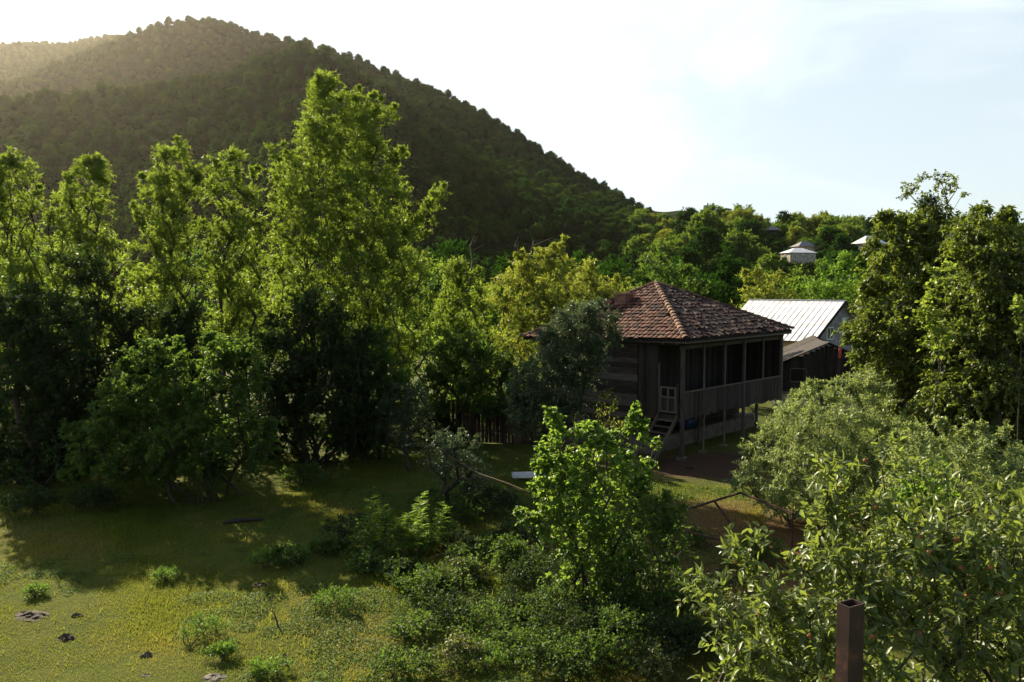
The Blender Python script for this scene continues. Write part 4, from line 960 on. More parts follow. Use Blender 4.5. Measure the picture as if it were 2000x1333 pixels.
# dark trees and thicket that stand at the back edge of the lawn
DK = dict(T=11, M=20, ll=.16, lw=.085, Rm=.62, rbase=.12)
darks = [
    (60, 26.5, [(560, 0, 90), (620, -30, 170), (720, -40, 180), (820, -45, 190), (900, -45, 180), (955, -40, 150)], 150, LF_DARK, 'dense dark tree at left edge behind the lawn'),
    (175, 28.5, [(500, 130, 190), (560, 95, 235), (650, 80, 260), (750, 80, 260), (850, 90, 250), (920, 100, 240)], 110, LF_DARK, 'dark narrow tree with black lower crown behind left lawn edge'),
    (330, 29.5, [(600, 250, 400), (660, 235, 410), (760, 230, 420), (860, 240, 420)], 95, LF_DARK, 'dark thicket tree below the slender backlit tree'),
    (600, 29.0, [(560, 560, 640), (620, 510, 700), (700, 480, 740), (780, 490, 740), (850, 520, 720), (890, 560, 700)], 150, LF_DARK, 'big dark tree with ragged crown before the tallest tree'),
    (740, 30.0, [(640, 700, 760), (700, 660, 800), (780, 640, 820), (850, 640, 800), (885, 660, 760)], 90, LF_MID, 'shadowed tree on thick stems right of the big dark tree'),
    (900, 33.0, [(650, 860, 940), (690, 840, 990), (740, 830, 1020), (790, 830, 1020), (815, 850, 1000)], 80, LF_MID, 'shaded leafy tree overhanging the board fence'),
]
for i, (px, Y, rows, n, mt, lab) in enumerate(darks):
    row_tree('shade_tree', lab, 'tree', px, Y, rows, n, mt, 120 + i, group='dark trees along the back of the lawn', stems_n=5 if i in (3, 4) else 3, spread=.35, frac=.7, **DK)
ul = ['right behind the broad hazel', 'below the big dark tree', 'behind the left side of broad hazel', 'beside the grey fuzzy bush', 'in the left corner of the lawn', 'between left corner and the hazel', 'left of the drooping grey tree']
for i, (px, Y, top, hw) in enumerate([(450, 31, 790, 100), (560, 31, 800, 90), (290, 31, 800, 90), (830, 33, 800, 70), (60, 30, 800, 120), (180, 31, 830, 110), (1010, 34.5, 780, 60)]):
    row_tree('understorey_bush', 'dark understorey bush ' + ul[i], 'bush', px, Y, [(top, px - hw * .5, px + hw * .5), (top + 40, px - hw, px + hw), (top + 100, px - hw, px + hw), (top + 130, px - hw * .8, px + hw * .8)], 46, LF_DARK, 140 + i,
             group='dark bushes under the trees', stems_n=3, T=8, M=12, ll=.16, lw=.085, Rm=.6, rbase=.04)

row_tree('hazel_tree', 'broad dark green hazel standing at the edge of the lawn in shadow', 'tree', 405, 23.8, [(655, 330, 440), (690, 250, 500), (740, 220, 540), (800, 150, 545), (860, 125, 540), (905, 130, 520), (935, 230, 470)], 170, LF_MID, 160,
         tips=[(350, 665, 12), (405, 655, 12), (150, 830, 12), (140, 905, 12), (130, 925, 10), (520, 740, 12), (245, 705, 10)], T=11, M=19, ll=.125, lw=.09, shape='quad', Rm=.5, stems_n=11, spread=.45, frac=.7, rbase=.06, rim=.4)
row_tree('olive_tree', 'grey green fine leaved tree screening the left wall of the timber house', 'tree', 1170, 27.2, [(588, 1125, 1185), (612, 1085, 1215), (650, 1055, 1222), (700, 1025, 1205), (750, 1002, 1150), (820, 1000, 1130)], 210, LF_GREY, 161,
         tips=[(1205, 625, 12), (1210, 655, 12), (1150, 600, 12), (1010, 770, 14), (1015, 830, 14)], T=12, M=20, ll=.09, lw=.038, Rm=.42, stems_n=2, spread=.1, frac=.7, rbase=.07)
row_tree('olive_tree', 'grey leaved low tree with drooping lower sprays beside the board fence', 'tree', 1060, 27.8, [(700, 1010, 1070), (740, 985, 1090), (790, 985, 1095), (830, 1000, 1085), (845, 1010, 1050)], 70, LF_GREY, 162, T=9, M=14, ll=.09, lw=.038, Rm=.4, stems_n=2, rbase=.06)
row_tree('apple_sapling', 'thin young tree with sparse olive leaves against the plank wall', 'tree', 1190, 26.8, [(752, 1180, 1205), (780, 1165, 1215), (820, 1160, 1215), (850, 1170, 1210)], 22, LF_YELLOW, 163, T=5, M=8, ll=.08, lw=.045, Rm=.32, rbase=.03)
row_tree('willow_bush', 'grey green fuzzy bush in front of the dark tree stems', 'bush', 800, 28.5, [(740, 770, 800), (770, 735, 830), (820, 730, 845), (870, 760, 850)], 46, LF_GREY, 164, T=8, M=12, ll=.09, lw=.035, Rm=.42, stems_n=3, rbase=.04)
row_tree('leaning_fruit_tree', 'small grey green fruit tree leaning on two dark trunks in the yard', 'tree', 872, 21.5, [(845, 850, 905), (865, 830, 930), (890, 828, 945), (915, 840, 950), (940, 870, 960)], 62, LF_GREY, 165, tips=[(905, 840, 8), (935, 850, 8)], T=8, M=12, ll=.08, lw=.035, Rm=.34, stems_n=2, spread=.25, frac=.8, rbase=.07)

row_tree('hazel_bush', 'sunlit bright green hazel with round leaves in the middle of the yard', 'bush', 1165, 15.8, [(795, 1062, 1090), (830, 1058, 1110), (860, 1065, 1270), (900, 1050, 1285), (950, 1045, 1270), (1000, 1040, 1240), (1060, 1060, 1250), (1120, 1080, 1260), (1180, 1110, 1260)], 155, LF_HAZEL, 170,
         tips=[(1075, 800, 8), (1080, 815, 8), (1090, 840, 8), (1240, 795, 9), (1235, 815, 9), (1225, 835, 9), (1255, 825, 9), (1262, 845, 8), (1285, 862, 8), (1130, 835, 9), (1160, 830, 9), (1195, 850, 9), (1010, 995, 8), (1025, 1005, 9), (1045, 1015, 9), (1055, 880, 9), (1052, 905, 9), (1270, 900, 9)],
         T=7, M=10, ll=.078, lw=.070, shape='round', Rm=.30, stems_n=9, spread=.25, frac=.75, rbase=.035, twigs=.004, rim=.4, tip_n=2, depth=.6, rmin=.005)
row_tree('bramble_bush', 'tall shaded bramble thicket right of the sunlit hazel', 'bush', 1270, 15.2, [(965, 1240, 1320), (1000, 1200, 1335), (1060, 1190, 1340), (1140, 1180, 1345), (1220, 1190, 1350)], 120, LF_MID, 171, tips=[(1300, 962, 9), (1250, 968, 9), (1335, 990, 8)],
         T=6, M=9, ll=.075, lw=.05, shape='quad', Rm=.34, stems_n=8, spread=.6, rbase=.02, twigs=.003, rmin=.004)

# right hand side
row_tree('pear_tree', 'big glossy leaved tree right of the white roof with a bare sprig on top', 'tree', 1795, 23.5, [(405, 1790, 1835), (430, 1722, 1852), (470, 1702, 1900), (560, 1690, 1930), (640, 1662, 1930), (700, 1672, 1930), (780, 1705, 1930), (850, 1770, 1920)], 400, LF_PEAR, 180,
         tips=[(1720, 420, 8), (1735, 415, 8), (1700, 465, 10), (1660, 640, 10), (1650, 655, 9), (1690, 560, 10)], T=10, M=17, ll=.12, lw=.075, shape='quad', Rm=.48, rbase=.17, stems_n=3, spread=.25, rim=.42, depth=.8, up=.1, ldroop=.5)
row_tree('pear_tree', 'big dark tree filling the right edge of the photo with vine on it', 'tree', 1960, 21.0, [(415, 1888, 1935), (450, 1868, 2000), (490, 1848, 2080), (580, 1820, 2150), (700, 1810, 2160), (800, 1800, 2150), (860, 1830, 2120)], 400, LF_PEAR, 181,
         tips=[(1905, 412, 8), (1915, 405, 7), (1962, 415, 7), (1975, 415, 6), (1880, 440, 8)], T=10, M=17, ll=.115, lw=.072, shape='quad', Rm=.46, rbase=.17, stems_n=3, spread=.25, rim=.42, depth=.8, up=.1, ldroop=.5)
pear_src = row_tree('pear_tree', 'dark tree crown closing the space between the two big pear trees', 'tree', 1875, 25.0, [(440, 1855, 1890), (470, 1825, 1925), (510, 1800, 1950), (580, 1790, 1960), (700, 1780, 1960), (830, 1790, 1960)], 230, LF_PEAR, 187,
         T=10, M=16, ll=.12, lw=.075, shape='quad', Rm=.5, rbase=.13, stems_n=3, spread=.25, rim=.42, depth=.6, up=.1, ldroop=.5)
# the sprig and the mistletoe ball on the top of the pear tree
def sprig():
    rs = np.random.RandomState(33); Y = 23.5
    pts = [(1812, 378), (1800, 352), (1818, 345), (1835, 352), (1845, 372), (1862, 345), (1868, 372), (1880, 380), (1850, 398), (1862, 410), (1775, 378), (1768, 385), (1788, 365), (1830, 365), (1858, 360), (1775, 360), (1840, 340)]
    C = np.array([P(a, b, Y + rs.randn() * .25) for a, b in pts]); base = P(1812, 408, Y)
    t = make_tree('treetop_sprig', 'sparse leafy sprig spreading above the pear tree against the sky', 'branch', base, C, np.full(len(C), .22), LF_PEAR, 34, None, [[base, base + [0, 0, .12]]], T=5, M=8, ll=.10, lw=.065, shape='quad', rbase=.022, twigs=.005, seg=.3, rmin=.007, wob=.02, trunk='twig', crown='leaves')
    C = P(1815, 396, Y - .1) + rs.randn(36, 3) * np.array([.13, .12, .11]); base = P(1813, 402, Y)
    make_tree('mistletoe_ball', 'dense dark ball of mistletoe under the treetop sprig', 'mistletoe', base, C, np.full(len(C), .16), LF_DARK, 35, None, [[base, base + [0, 0, .05]]], T=6, M=8, ll=.06, lw=.025, rbase=.01, rmin=.004, seg=.1, trunk='twig')
sprig()
LF_VINE = leaf_mat('leaf_vine', (.08, .12, .02), (.15, .19, .03), (.34, .45, .05), .45, .12, .4)
row_tree('vine', 'bright yellow green vine leaves climbing through the big dark tree', 'vine', 1850, 19.6, [(510, 1845, 1880), (540, 1810, 1880), (580, 1800, 1850), (620, 1795, 1835), (660, 1800, 1850), (690, 1810, 1850)], 34, LF_VINE, 182, T=4, M=5, ll=.10, lw=.095, shape='round', Rm=.30, rbase=.012, depth=.5, rmin=.004)
row_tree('vine', 'bright vine leaves hanging at the right edge over the dark tree', 'vine', 1990, 18.0, [(570, 1990, 2010), (620, 1985, 2020), (660, 1990, 2020)], 10, LF_VINE, 183, T=4, M=5, ll=.10, lw=.095, shape='round', Rm=.28, rbase=.012, depth=.5, rmin=.004)

row_tree('oleaster_bush', 'large silvery green bush between timber house and foreground shrub', 'bush', 1600, 21.5, [(735, 1660, 1700), (765, 1560, 1740), (800, 1500, 1790), (850, 1470, 1840), (900, 1450, 1850), (950, 1440, 1850), (985, 1480, 1830), (1010, 1530, 1800)], 330, LF_OLIVE, 184,
         tips=[(1700, 728, 9), (1680, 740, 9), (1600, 750, 9), (1550, 765, 9), (1640, 745, 8), (1580, 748, 8), (1460, 875, 9), (1435, 940, 9), (1740, 755, 9)], T=12, M=20, ll=.095, lw=.036, Rm=.42, stems_n=8, spread=.5, rbase=.06, rim=.4, depth=.75, up=.7)
row_tree('elder_bush', 'feathery pale green bush in front of the big dark tree', 'bush', 1860, 14.5, [(838, 1760, 1800), (860, 1730, 1900), (880, 1720, 1990), (940, 1700, 2080), (1000, 1700, 2080), (1080, 1720, 2060)], 200, LF_OLIVE, 185,
         tips=[(1835, 822, 8), (1890, 838, 8), (1960, 842, 8), (1780, 835, 9), (1985, 870, 8), (1920, 830, 8), (1745, 850, 8)], T=10, M=16, ll=.075, lw=.032, shape='quad', Rm=.32, stems_n=8, spread=.5, rbase=.03, rim=.4, depth=.6, up=.8, rmin=.004)
row_tree('fig_bush', 'bright yellow green broad leaved bush wedged behind the medlar', 'bush', 1790, 12.5, [(905, 1790, 1840), (930, 1760, 1850), (960, 1740, 1860), (1020, 1740, 1860)], 40, LF_HAZEL, 186, T=5, M=8, ll=.075, lw=.06, shape='quad', Rm=.26, stems_n=4, rbase=.02, depth=.4, rmin=.004)

def medlar():
    rs = np.random.RandomState(50)
    C1, R1 = from_rows(rs, [(955, 1660, 1700), (985, 1600, 1760), (1010, 1570, 2110), (1060, 1555, 2180), (1120, 1510, 2250), (1200, 1400, 2260), (1300, 1385, 2260), (1420, 1400, 2260), (1600, 1450, 2200)], 6.6, 560, .55, .40,
                       tips=[(1345, 1150, 6), (1380, 1160, 8), (1432, 1085, 6), (1450, 1095, 8), (1470, 1075, 6), (1465, 1110, 9), (1620, 925, 6), (1625, 950, 8), (1660, 905, 7), (1730, 890, 8), (1720, 915, 8), (1850, 930, 8), (1950, 965, 8), (1985, 985, 8), (1395, 1190, 9), (1920, 985, 9), (1780, 930, 9)], tip_n=1)
    base = np.array([4.3, 6.9, 0]); st = multistem(rs, base, C1, 6, .12, .6, 7)
    t = make_tree('medlar_tree', 'large sunlit medlar with long leaves and small brown fruits beside the metal post', 'tree', base, C1, np.full(len(C1), .21), LF_MEDLAR, 51, None, st, T=6, M=8, ll=.095, lw=.040, shape='leaf', rbase=.06, twigs=.0022, up=.6, droop=.05, out=.8, ldroop=.05, flat=.8, rmin=.003, seg=.25)
    # fruits
    m = MB(); n = 10; pts = []; rad = []
    for k in range(7): a = math.pi * k / 6; pts.append((0, 0, -math.cos(a) * .015)); rad.append(max(.002, math.sin(a) * .017))
    pts.append((0, 0, .019)); rad.append(.010); pts.append((0, 0, .0125)); rad.append(.004)
    m.tube(pts, rad, n, a=.5)
    for k in range(5):
        a = k * 1.257; m.bar((math.cos(a) * .007, math.sin(a) * .007, .014), (math.cos(a) * .017, math.sin(a) * .017, .027), .004, .002)
    fm = solid_mat('fruit_skin', [(.20, .07, .025), (.36, .14, .05)], scale=40, bump=.2, dist=.001, rough=.6)
    f0 = m.build('fruit', fm, t); f0.data.polygons.foreach_set('use_smooth', np.ones(len(f0.data.polygons), bool)); first = True
    near = C1[np.argsort(C1[:, 1] + rs.rand(len(C1)) * 1.2)][:230]
    for c in near[rs.permutation(len(near))[:70]]:
        o = f0 if first else f0.copy()
        if not first: COL.objects.link(o); o.parent = t
        first = False
        o.location = Vector(tuple(c - base + rs.randn(3) * .06 + [0, -.08, .03])); o.rotation_euler = (rs.rand() * 3, rs.rand() * 3, 0)
medlar()
# neighbours just outside the picture, so that the place goes on past its edges
for x, y, rz_, sc_, lab in ((20.5, 17.5, 1.0, .8, 'pear tree out past the right edge, nearer'), (24.5, 25.0, 2.2, 1.0, 'pear tree out past the right edge beside the vine tree'), (29.0, 35.0, 3.6, 1.05, 'pear tree out past the right edge, behind its neighbours'), (34.5, 47.0, 5.0, 1.1, 'pear tree farthest out past the right edge')):
    c = copy_tree(pear_src); c.location = (x, y, landz(x, y)); c.rotation_euler = (0, 0, rz_); c.scale = (sc_,) * 3; c['label'] = lab
print('leaf faces so far', NSTAT[0])
# ------------------------------------------------------------------ low plants
def low_bush(name, label, px, py, w, h, mat, seed, group=None, cat='bush', n=30, dz=.8, **kw):
    """a low plant standing on the ground at the pixel of its foot; w, h in metres"""
    rs = np.random.RandomState(seed); g = G(px, py); g = np.array([g[0], g[1], landz(g[0], g[1])])
    th = rs.rand(n) * 6.28; u = rs.rand(n) ** .5; hh = rs.rand(n)
    C = g + np.stack([np.cos(th) * u * w / 2, np.sin(th) * u * w / 2 * dz, .08 + h * (.25 + .7 * hh) * (1 - .55 * u ** 2)], 1)
    R = np.full(n, kw.pop('R', .28)); st = multistem(rs, g, C, min(7, n), w * .15, .5, 4)
    d = dict(T=6, M=9, ll=.06, lw=.04, shape='quad', rbase=.012, rmin=.003, twigs=.002, seg=.2, trunk='stem', crown='foliage'); d.update(kw)
    return make_tree(name, label, cat, g, C, R, mat, seed, group, st, **d)

br = 'brambles and weeds in the middle of the yard'
B = [(760, 1085, 2.2, .9, LF_MID, 'leafy dark bush with saplings rising through it'), (690, 1060, 1.8, .6, LF_DARK, 'low dark weeds left of the sapling clump'), (855, 1075, 1.6, .6, LF_MID, 'shadowed weeds right of the sapling clump'),
     (880, 1030, 1.6, .8, LF_MID, 'dark brambles under the leaning fruit tree'), (950, 1010, 1.8, .8, LF_DARK, 'shadowed nettles before the pale trough'), (960, 1120, 2.2, .7, LF_MID, 'wide bramble mound below the dead twigs'),
     (860, 1170, 1.6, .5, LF_MID, 'sunlit tangled bramble at the lawn edge'), (1060, 1160, 1.8, .9, LF_DARK, 'dark bramble mound left of the hazel foot'), (950, 1240, 1.3, .55, LF_MID, 'glossy bramble clump on sunny grass'),
     (1120, 1260, 1.7, .9, LF_DARK, 'deep green briar mound at the foot of the hazel'), (1050, 1310, 1.5, .7, LF_MID, 'pale dusty bramble at bottom edge of the photo'), (1200, 1300, 1.5, 1.0, LF_MID, 'briar with light tips at bottom edge below the hazel'),
     (1290, 1290, 1.5, .8, LF_DARK, 'shaded undergrowth clump between hazel and medlar'), (1330, 1200, 1.6, .8, LF_DARK, 'dark undergrowth below the rusty frame'), (1010, 1070, 1.6, .5, LF_DARK, 'weeds around the heap of dead twigs'),
     (560, 1110, 1.0, .3, LF_MID, 'small weed patch in shaded middle of the lawn'), (1480, 1100, 1.4, .7, LF_MID, 'leafy currant bush inside the rusty frame'), (820, 1240, 1.0, .35, LF_MID, 'thin weeds at sunny edge of brambles'),
     (60, 1015, 1.6, .8, LF_DARK, 'dark elder shoots at left end of the lawn'), (180, 1000, 1.4, .7, LF_DARK, 'dim weeds left of the broad hazel'), (600, 945, 1.6, .6, LF_MID, 'patchily lit weeds between hazel and tree stems'), (780, 1320, 1.1, .3, LF_MID, 'low dry weeds at the bottom edge of the photo')]
rb = np.random.RandomState(12)
EXTRA = [('green bramble with loose light shoots', LF_MID), ('low shaded bramble with small dark leaves', LF_DARK), ('dense briar mound with arching tips', LF_MID), ('dark nettle patch', LF_DARK)]
near_what = [(720, 1120, 'below the sapling clump'), (900, 1090, 'above the wide bramble mound'), (1010, 1120, 'right of the wide bramble mound'), (1100, 1120, 'under the left side of the sunlit hazel'), (900, 1140, 'between lawn and wide mound'), (1000, 1200, 'in the middle of the tangle'),
             (1080, 1220, 'just above the deep green briar'), (1150, 1190, 'at the hazel stems'), (1230, 1230, 'under the hazel shade'), (1180, 1250, 'below the hazel stems'), (1270, 1170, 'below the shaded thicket'), (880, 1210, 'at the tip of the sunny lawn edge'), (990, 1270, 'low at the sunny edge'),
             (900, 1300, 'beside the vivid grass tuft'), (1120, 1320, 'at the bottom edge below the briar'), (1350, 1270, 'left of the lowest medlar sprays'), (1260, 1325, 'at the bottom edge in deep shade'), (1380, 1160, 'between rusty frame and medlar'), (640, 1085, 'left of the saplings in lawn shade'), (980, 985, 'beside the leaning pole'),
             (840, 985, 'at the foot of the leaning fruit tree'), (930, 975, 'behind the leaning pole'), (1100, 1000, 'behind the sunlit hazel'), (780, 1140, 'before the sapling bush'), (1330, 1060, 'beside the lower iron bar'), (1440, 1240, 'under the left medlar sprays')]
for k, (px, py, wh) in enumerate(near_what):
    e = EXTRA[k % 4]; sc = rb.uniform(.85, 1.2); B.append((px, py, (1.35 if px > 1050 else .95) * sc * rb.uniform(.75, 1.1), (.45 if py < 1150 else .6 if px > 1050 else .35) * sc * rb.uniform(.6, 1.3), (LF_BRAMBLE if k % 3 == 1 else e[1]), e[0] + ' ' + wh))
for i, (px, py, w, h, mt, lab) in enumerate(B):
    near = py > 1150
    low_bush('bramble_bush', lab, px, py, w, h, mt, 200 + i, br, n=int(20 + 26 * w * max(h, .4)), T=6, M=8, ll=.055 if near else .07, lw=.036 if near else .045, R=.26, up=.5)
# bright tufts of weed on the lawn
tg = 'bright green weed tufts on the lawn'
for i, (px, py, w, h, lab) in enumerate([(408, 1245, .95, .38, 'feathery bright weed tuft, the tallest on sunny lawn'), (430, 1283, .6, .16, 'small round bright plant just before the tall weed tuft'), (515, 1118, .7, .4, 'lone bright weed spray in lawn shade'),
                                        (660, 1192, 1.0, .3, 'green weed tuft at shadow edge left of the brambles'), (815, 1150, 1.5, .35, 'bright feathery weed patch before the bramble mound'), (950, 1300, 1.2, .25, 'vivid green grass tuft at bottom of the brambles'),
                                        (570, 1105, .8, .3, 'dim weed tuft in centre lawn shade'), (325, 1135, .6, .15, 'tiny clover patch beside the shadow edge'), (530, 1310, .8, .1, 'flat weed patch at bottom edge of lawn'), (70, 1165, .6, .12, 'flat green patch in left lawn')]):
    low_bush('weed_tuft', lab, px, py, w, h, LF_BRIGHT, 240 + i, tg, 'weed', n=int(16 + 22 * w), T=7, M=9, ll=.045, lw=.014, R=.16, up=1.0, shape='tri')
# upright saplings with ladder leaves
def sapling(label, px, py, top, seed):
    rs = np.random.RandomState(seed); g = G(px, py); g[2] = landz(g[0], g[1]); h = P(px, top, g[1])[2] - g[2]
    o = empty('sapling', tuple(g)); tag(o, label, 'sapling', 'upright saplings in the dark bush')
    m = MB(); pts = [(0, 0, 0)]; 
    for k in range(1, 7): pts.append((pts[-1][0] + rs.randn() * .02, pts[-1][1] + rs.randn() * .02, h * k / 6))
    m.tube(pts, np.linspace(.014, .004, 7), 5); m.build('stem', BARK, o)
    Pp = []; D = []; 
    for t in np.arange(.25, 1.0, .055):
        c = np.array([np.interp(t, np.linspace(0, 1, 7), [p[i] for p in pts]) for i in range(3)])
        for q in range(3):
            a = rs.rand() * 6.28; d = np.array([math.cos(a), math.sin(a), .55])
            for s in np.arange(0, .26 * (1.15 - t * .5), .035):
                for sg in (-1, 1):
                    Pp.append(c + d * s - [0, 0, s * s * 1.5]); D.append(d * .6 + np.array([-d[1], d[0], -.2]) * sg)
    Pp = np.array(Pp); D = np.array(D); n = len(Pp)
    V, Fc, k = leaf_geo(Pp, D, unit(rs.randn(n, 3) * .3 + [0, 0, 1]), .075 * (.7 + .6 * rs.rand(n)), .024 * (.8 + .5 * rs.rand(n)), 'quad')
    me = new_mesh('leaves', V, Fc); set_attr(me, 'v', np.repeat(rs.rand(n), k)); link('leaves', me, LF_SUMAC, o)
for i, (px, py, top, lab) in enumerate([(724, 1090, 968, 'leftmost upright sapling, yellow green and tallest'), (745, 1080, 990, 'short upright sapling second from left in the dark bush'), (800, 1085, 1000, 'leafy upright sapling in the middle of its clump'),
                                        (812, 1100, 985, 'upright sapling leaning slightly over its bush'), (826, 1080, 965, 'tall bright sapling at right of its clump'), (862, 1085, 985, 'sapling with red leaf beside it, rightmost in the clump'), (782, 1090, 1010, 'low sapling between the two tall ones')]):
    sapling(lab, px, py, top, 260 + i)
low_bush('weed_tuft', 'little weed with bright red leaves right of the saplings', 868, 1062, .35, .5, LF_RED, 280, None, 'weed', n=3, T=2, M=3, ll=.06, lw=.03, R=.12)
low_bush('weed_tuft', 'spray of scarlet leaves low on the hazel edge', 1112, 1090, .2, .75, LF_RED, 281, None, 'weed', n=2, T=2, M=3, ll=.07, lw=.035, R=.1)

# grass blades over the lawn: far too many to count
def grass():
    rs = np.random.RandomState(8); n = 620000
    px = rs.uniform(-40, 1500, n); v = rs.rand(n); Yd = 11.5 + 19 * v ** 1.25
    x = (px - 1000) / F * Yd; y = Yd + rs.randn(n) * .1
    dens = fbm(x, y, 31, 1.1, 4); big = fbm(x, y, 32, .5, 3)
    hgt = (.016 + .028 * rs.rand(n) ** 2 + .03 * np.clip(dens, 0, 1) + .05 * np.clip(big - .35, 0, 1)) * (1 + .025 * (Yd - 12))
    patch = fbm(x, y, 34, .55, 3); hgt *= 1 + .5 * np.clip(patch, -.6, 1); keep = rs.rand(n) < .45 + .7 * np.clip(dens + .3, 0, 1); bare = (np.hypot((x - 8.3) * .6, y - 29) < 2.9 + .5 * dens) | ((np.hypot((x - 6.4) * 1.26, y - 20) < 4.3) & (rs.rand(n) < .55)); keep &= ~bare
    tall = rs.rand(n) < .01; hgt = np.where(tall, hgt * (2. + 2. * rs.rand(n)), hgt)
    x, y, hgt, big, dens = x[keep], y[keep], hgt[keep], big[keep], dens[keep]; n = len(x)
    z = land(x, y); a = rs.rand(n) * 6.28; w = np.minimum(hgt, .07) * .12 + .0032; ln = rs.rand(n) * .8
    dx, dy = np.cos(a), np.sin(a); b = rs.rand(n) * 6.28
    V = np.stack([np.stack([x - dx * w, y - dy * w, z - .01], 1), np.stack([x + dx * w, y + dy * w, z - .01], 1), np.stack([x + np.cos(b) * hgt * ln, y + np.sin(b) * hgt * ln, z + hgt], 1)], 1).reshape(-1, 3)
    me = new_mesh('grass', V, [np.arange(3 * n).reshape(-1, 3)]); set_attr(me, 'v', np.repeat(np.clip(.48 + .55 * fbm(x, y, 33, .9, 4) + .4 * (rs.rand(n) - .5) + .5 * (np.hypot((x - 6.4) * 1.26, y - 20) < 4.3), 0, 1), 3))
    m, nt, out = mat_new('grass_blade'); at = N(nt, 'ShaderNodeAttribute', attribute_name='v').outputs['Fac']
    c = ramp(nt, at, [(.12, (.022, .06, .009)), (.45, (.065, .108, .015)), (.72, (.12, .14, .024)), (.97, (.18, .125, .05))])
    d = N(nt, 'ShaderNodeBsdfDiffuse', {'Color': c}); t = N(nt, 'ShaderNodeBsdfTranslucent', {'Color': mixc(nt, .5, c, (.42, .43, .06))})
    s = N(nt, 'ShaderNodeMixShader', {0: .5, 1: d.outputs[0], 2: t.outputs[0]}); nt.links.new(s.outputs[0], out.inputs['Surface'])
    tag(link('grass', me, m), 'short patchy grass growing over the yard', 'grass', kind='stuff')
grass()
def ground_weeds():
    # small flat leaves in spreading patches between the grass: clover, plantain, seedlings
    rs = np.random.RandomState(18); n = 300000
    px = rs.uniform(-60, 1500, n); Yd = 11.5 + 20 * rs.rand(n) ** 1.2; x = (px - 1000) / F * Yd; y = Yd
    f = fbm(x, y, 41, .8, 5) + .35 * fbm(x, y, 42, 4.5, 3); lim = np.interp(px, [0, 500, 800, 1100], [.50, .42, .15, .0]); keep = (f > lim) & (np.hypot((x - 8.3) * .6, y - 29) > 3.4)
    x, y, f, lim = x[keep], y[keep], f[keep], lim[keep]; n = len(x); e = np.clip((f - lim) * 2.2, .1, 1)
    z = land(x, y) + (.015 + .11 * rs.rand(n) ** 1.6 * e)
    a = rs.rand(n) * 6.28; D = np.stack([np.cos(a), np.sin(a), rs.randn(n) * .35 + .1], 1); sz = (.022 + .03 * rs.rand(n)) * (1 + .03 * (y - 12))
    V, Fc, k = leaf_geo(np.stack([x, y, z], 1), D, unit(rs.randn(n, 3) * .35 + [0, 0, 1]), sz, sz * .6, 'quad')
    me = new_mesh('weeds', V, Fc); set_attr(me, 'v', np.repeat(np.clip(rs.rand(n) * .6 + .3 * fbm(x, y, 43, 1.5, 2) + .2, 0, 1), k))
    tag(link('weeds', me, leaf_mat('leaf_ground_weed', (.028, .06, .012), (.07, .12, .022), (.20, .32, .04), .42, .08, .5, odd=(.22, .14, .05))), 'low clover and weeds spreading in patches through the grass', 'weeds', kind='stuff')
ground_weeds()

# ------------------------------------------------------------------ things in the yard
def frame_bars():
    z = 1.05; pts = {'a': G(1322, 1001, z), 'b': G(1446, 963, z), 'c': G(1548, 1003, z), 'd': G(1395, 979, z), 'e': G(1432, 1030, .55), 'f': G(1320, 1034, .7), 'g': G(1428, 1060, .6)}
    o = empty('rusty_frame', (pts['b'][0], pts['b'][1], 0)); tag(o, 'bent frame of rusty iron bars standing over the brown grass', 'metal frame')
    b0 = np.array([pts['b'][0], pts['b'][1], 0])
    for p, q in (('a', 'b'), ('b', 'c'), ('d', 'e'), ('f', 'g')):
        m = MB(); A_, B_ = pts[p] - b0, pts[q] - b0; m.bar(A_, B_, .045, .045, a=.4); [m.bar(E_ + [0, 0, -.03], E_ + [0, 0, -E_[2] - .05], .035) for nm_, E_ in ((p, A_), (q, B_)) if nm_ in 'acfg']
        m.build('iron_bar', M_RUST, o)
frame_bars()
m = MB(); a, b = P(1955, 1082, 9.5), P(2020, 1048, 9.5); m.bar(a, b, .035); c = a + [0, 0, -(a[2])]; m.bar(a, c, .04); a2, b2 = P(1968, 1110, 9.3), P(2020, 1070, 9.3); m.bar(a2, b2, .03); m.bar(b, [b[0], b[1], 0], .04); m.bar(b2, [b2[0], b2[1], 0], .03); m.bar(a2, [a2[0], a2[1], 0], .03)
tag(m.build('iron_trellis', M_RUST), 'dark iron trellis bars crossing behind medlar leaves at the right edge', 'trellis')

# square tube post in front
def tube_post():
    Y = 2.35; tp = P(1662, 1178, Y); wx, wy, t = .062, .042, .0035; ang = math.radians(28); o = empty('metal_post', (tp[0], Y, 0), ang); tag(o, 'square brown painted steel tube post, open at the top, before the medlar', 'post')
    h = tp[2]; m = MB()
    for (x0, y0, x1, y1) in ((-wx, -wy, wx, -wy + 2 * t), (-wx, wy - 2 * t, wx, wy), (-wx, -wy + 2 * t, -wx + 2 * t, wy - 2 * t), (wx - 2 * t, -wy + 2 * t, wx, wy - 2 * t)):
        m.box(x0 / 1.85, y0 / 1.85, 0, x1 / 1.85, y1 / 1.85, h, a=.5)
    pm = solid_mat('brown_paint', [(.028, .014, .013), (.040, .021, .019), (.045, .024, .021), (.13, .055, .03)], scale=14, bump=.5, dist=.002, rough=.55, attr=.1)
    m.build('tube', pm, o)
    m = MB(); m.box(-.06, -.05, -.02, .06, .05, .006); m.build('base_plate', pm, o)
tube_post()

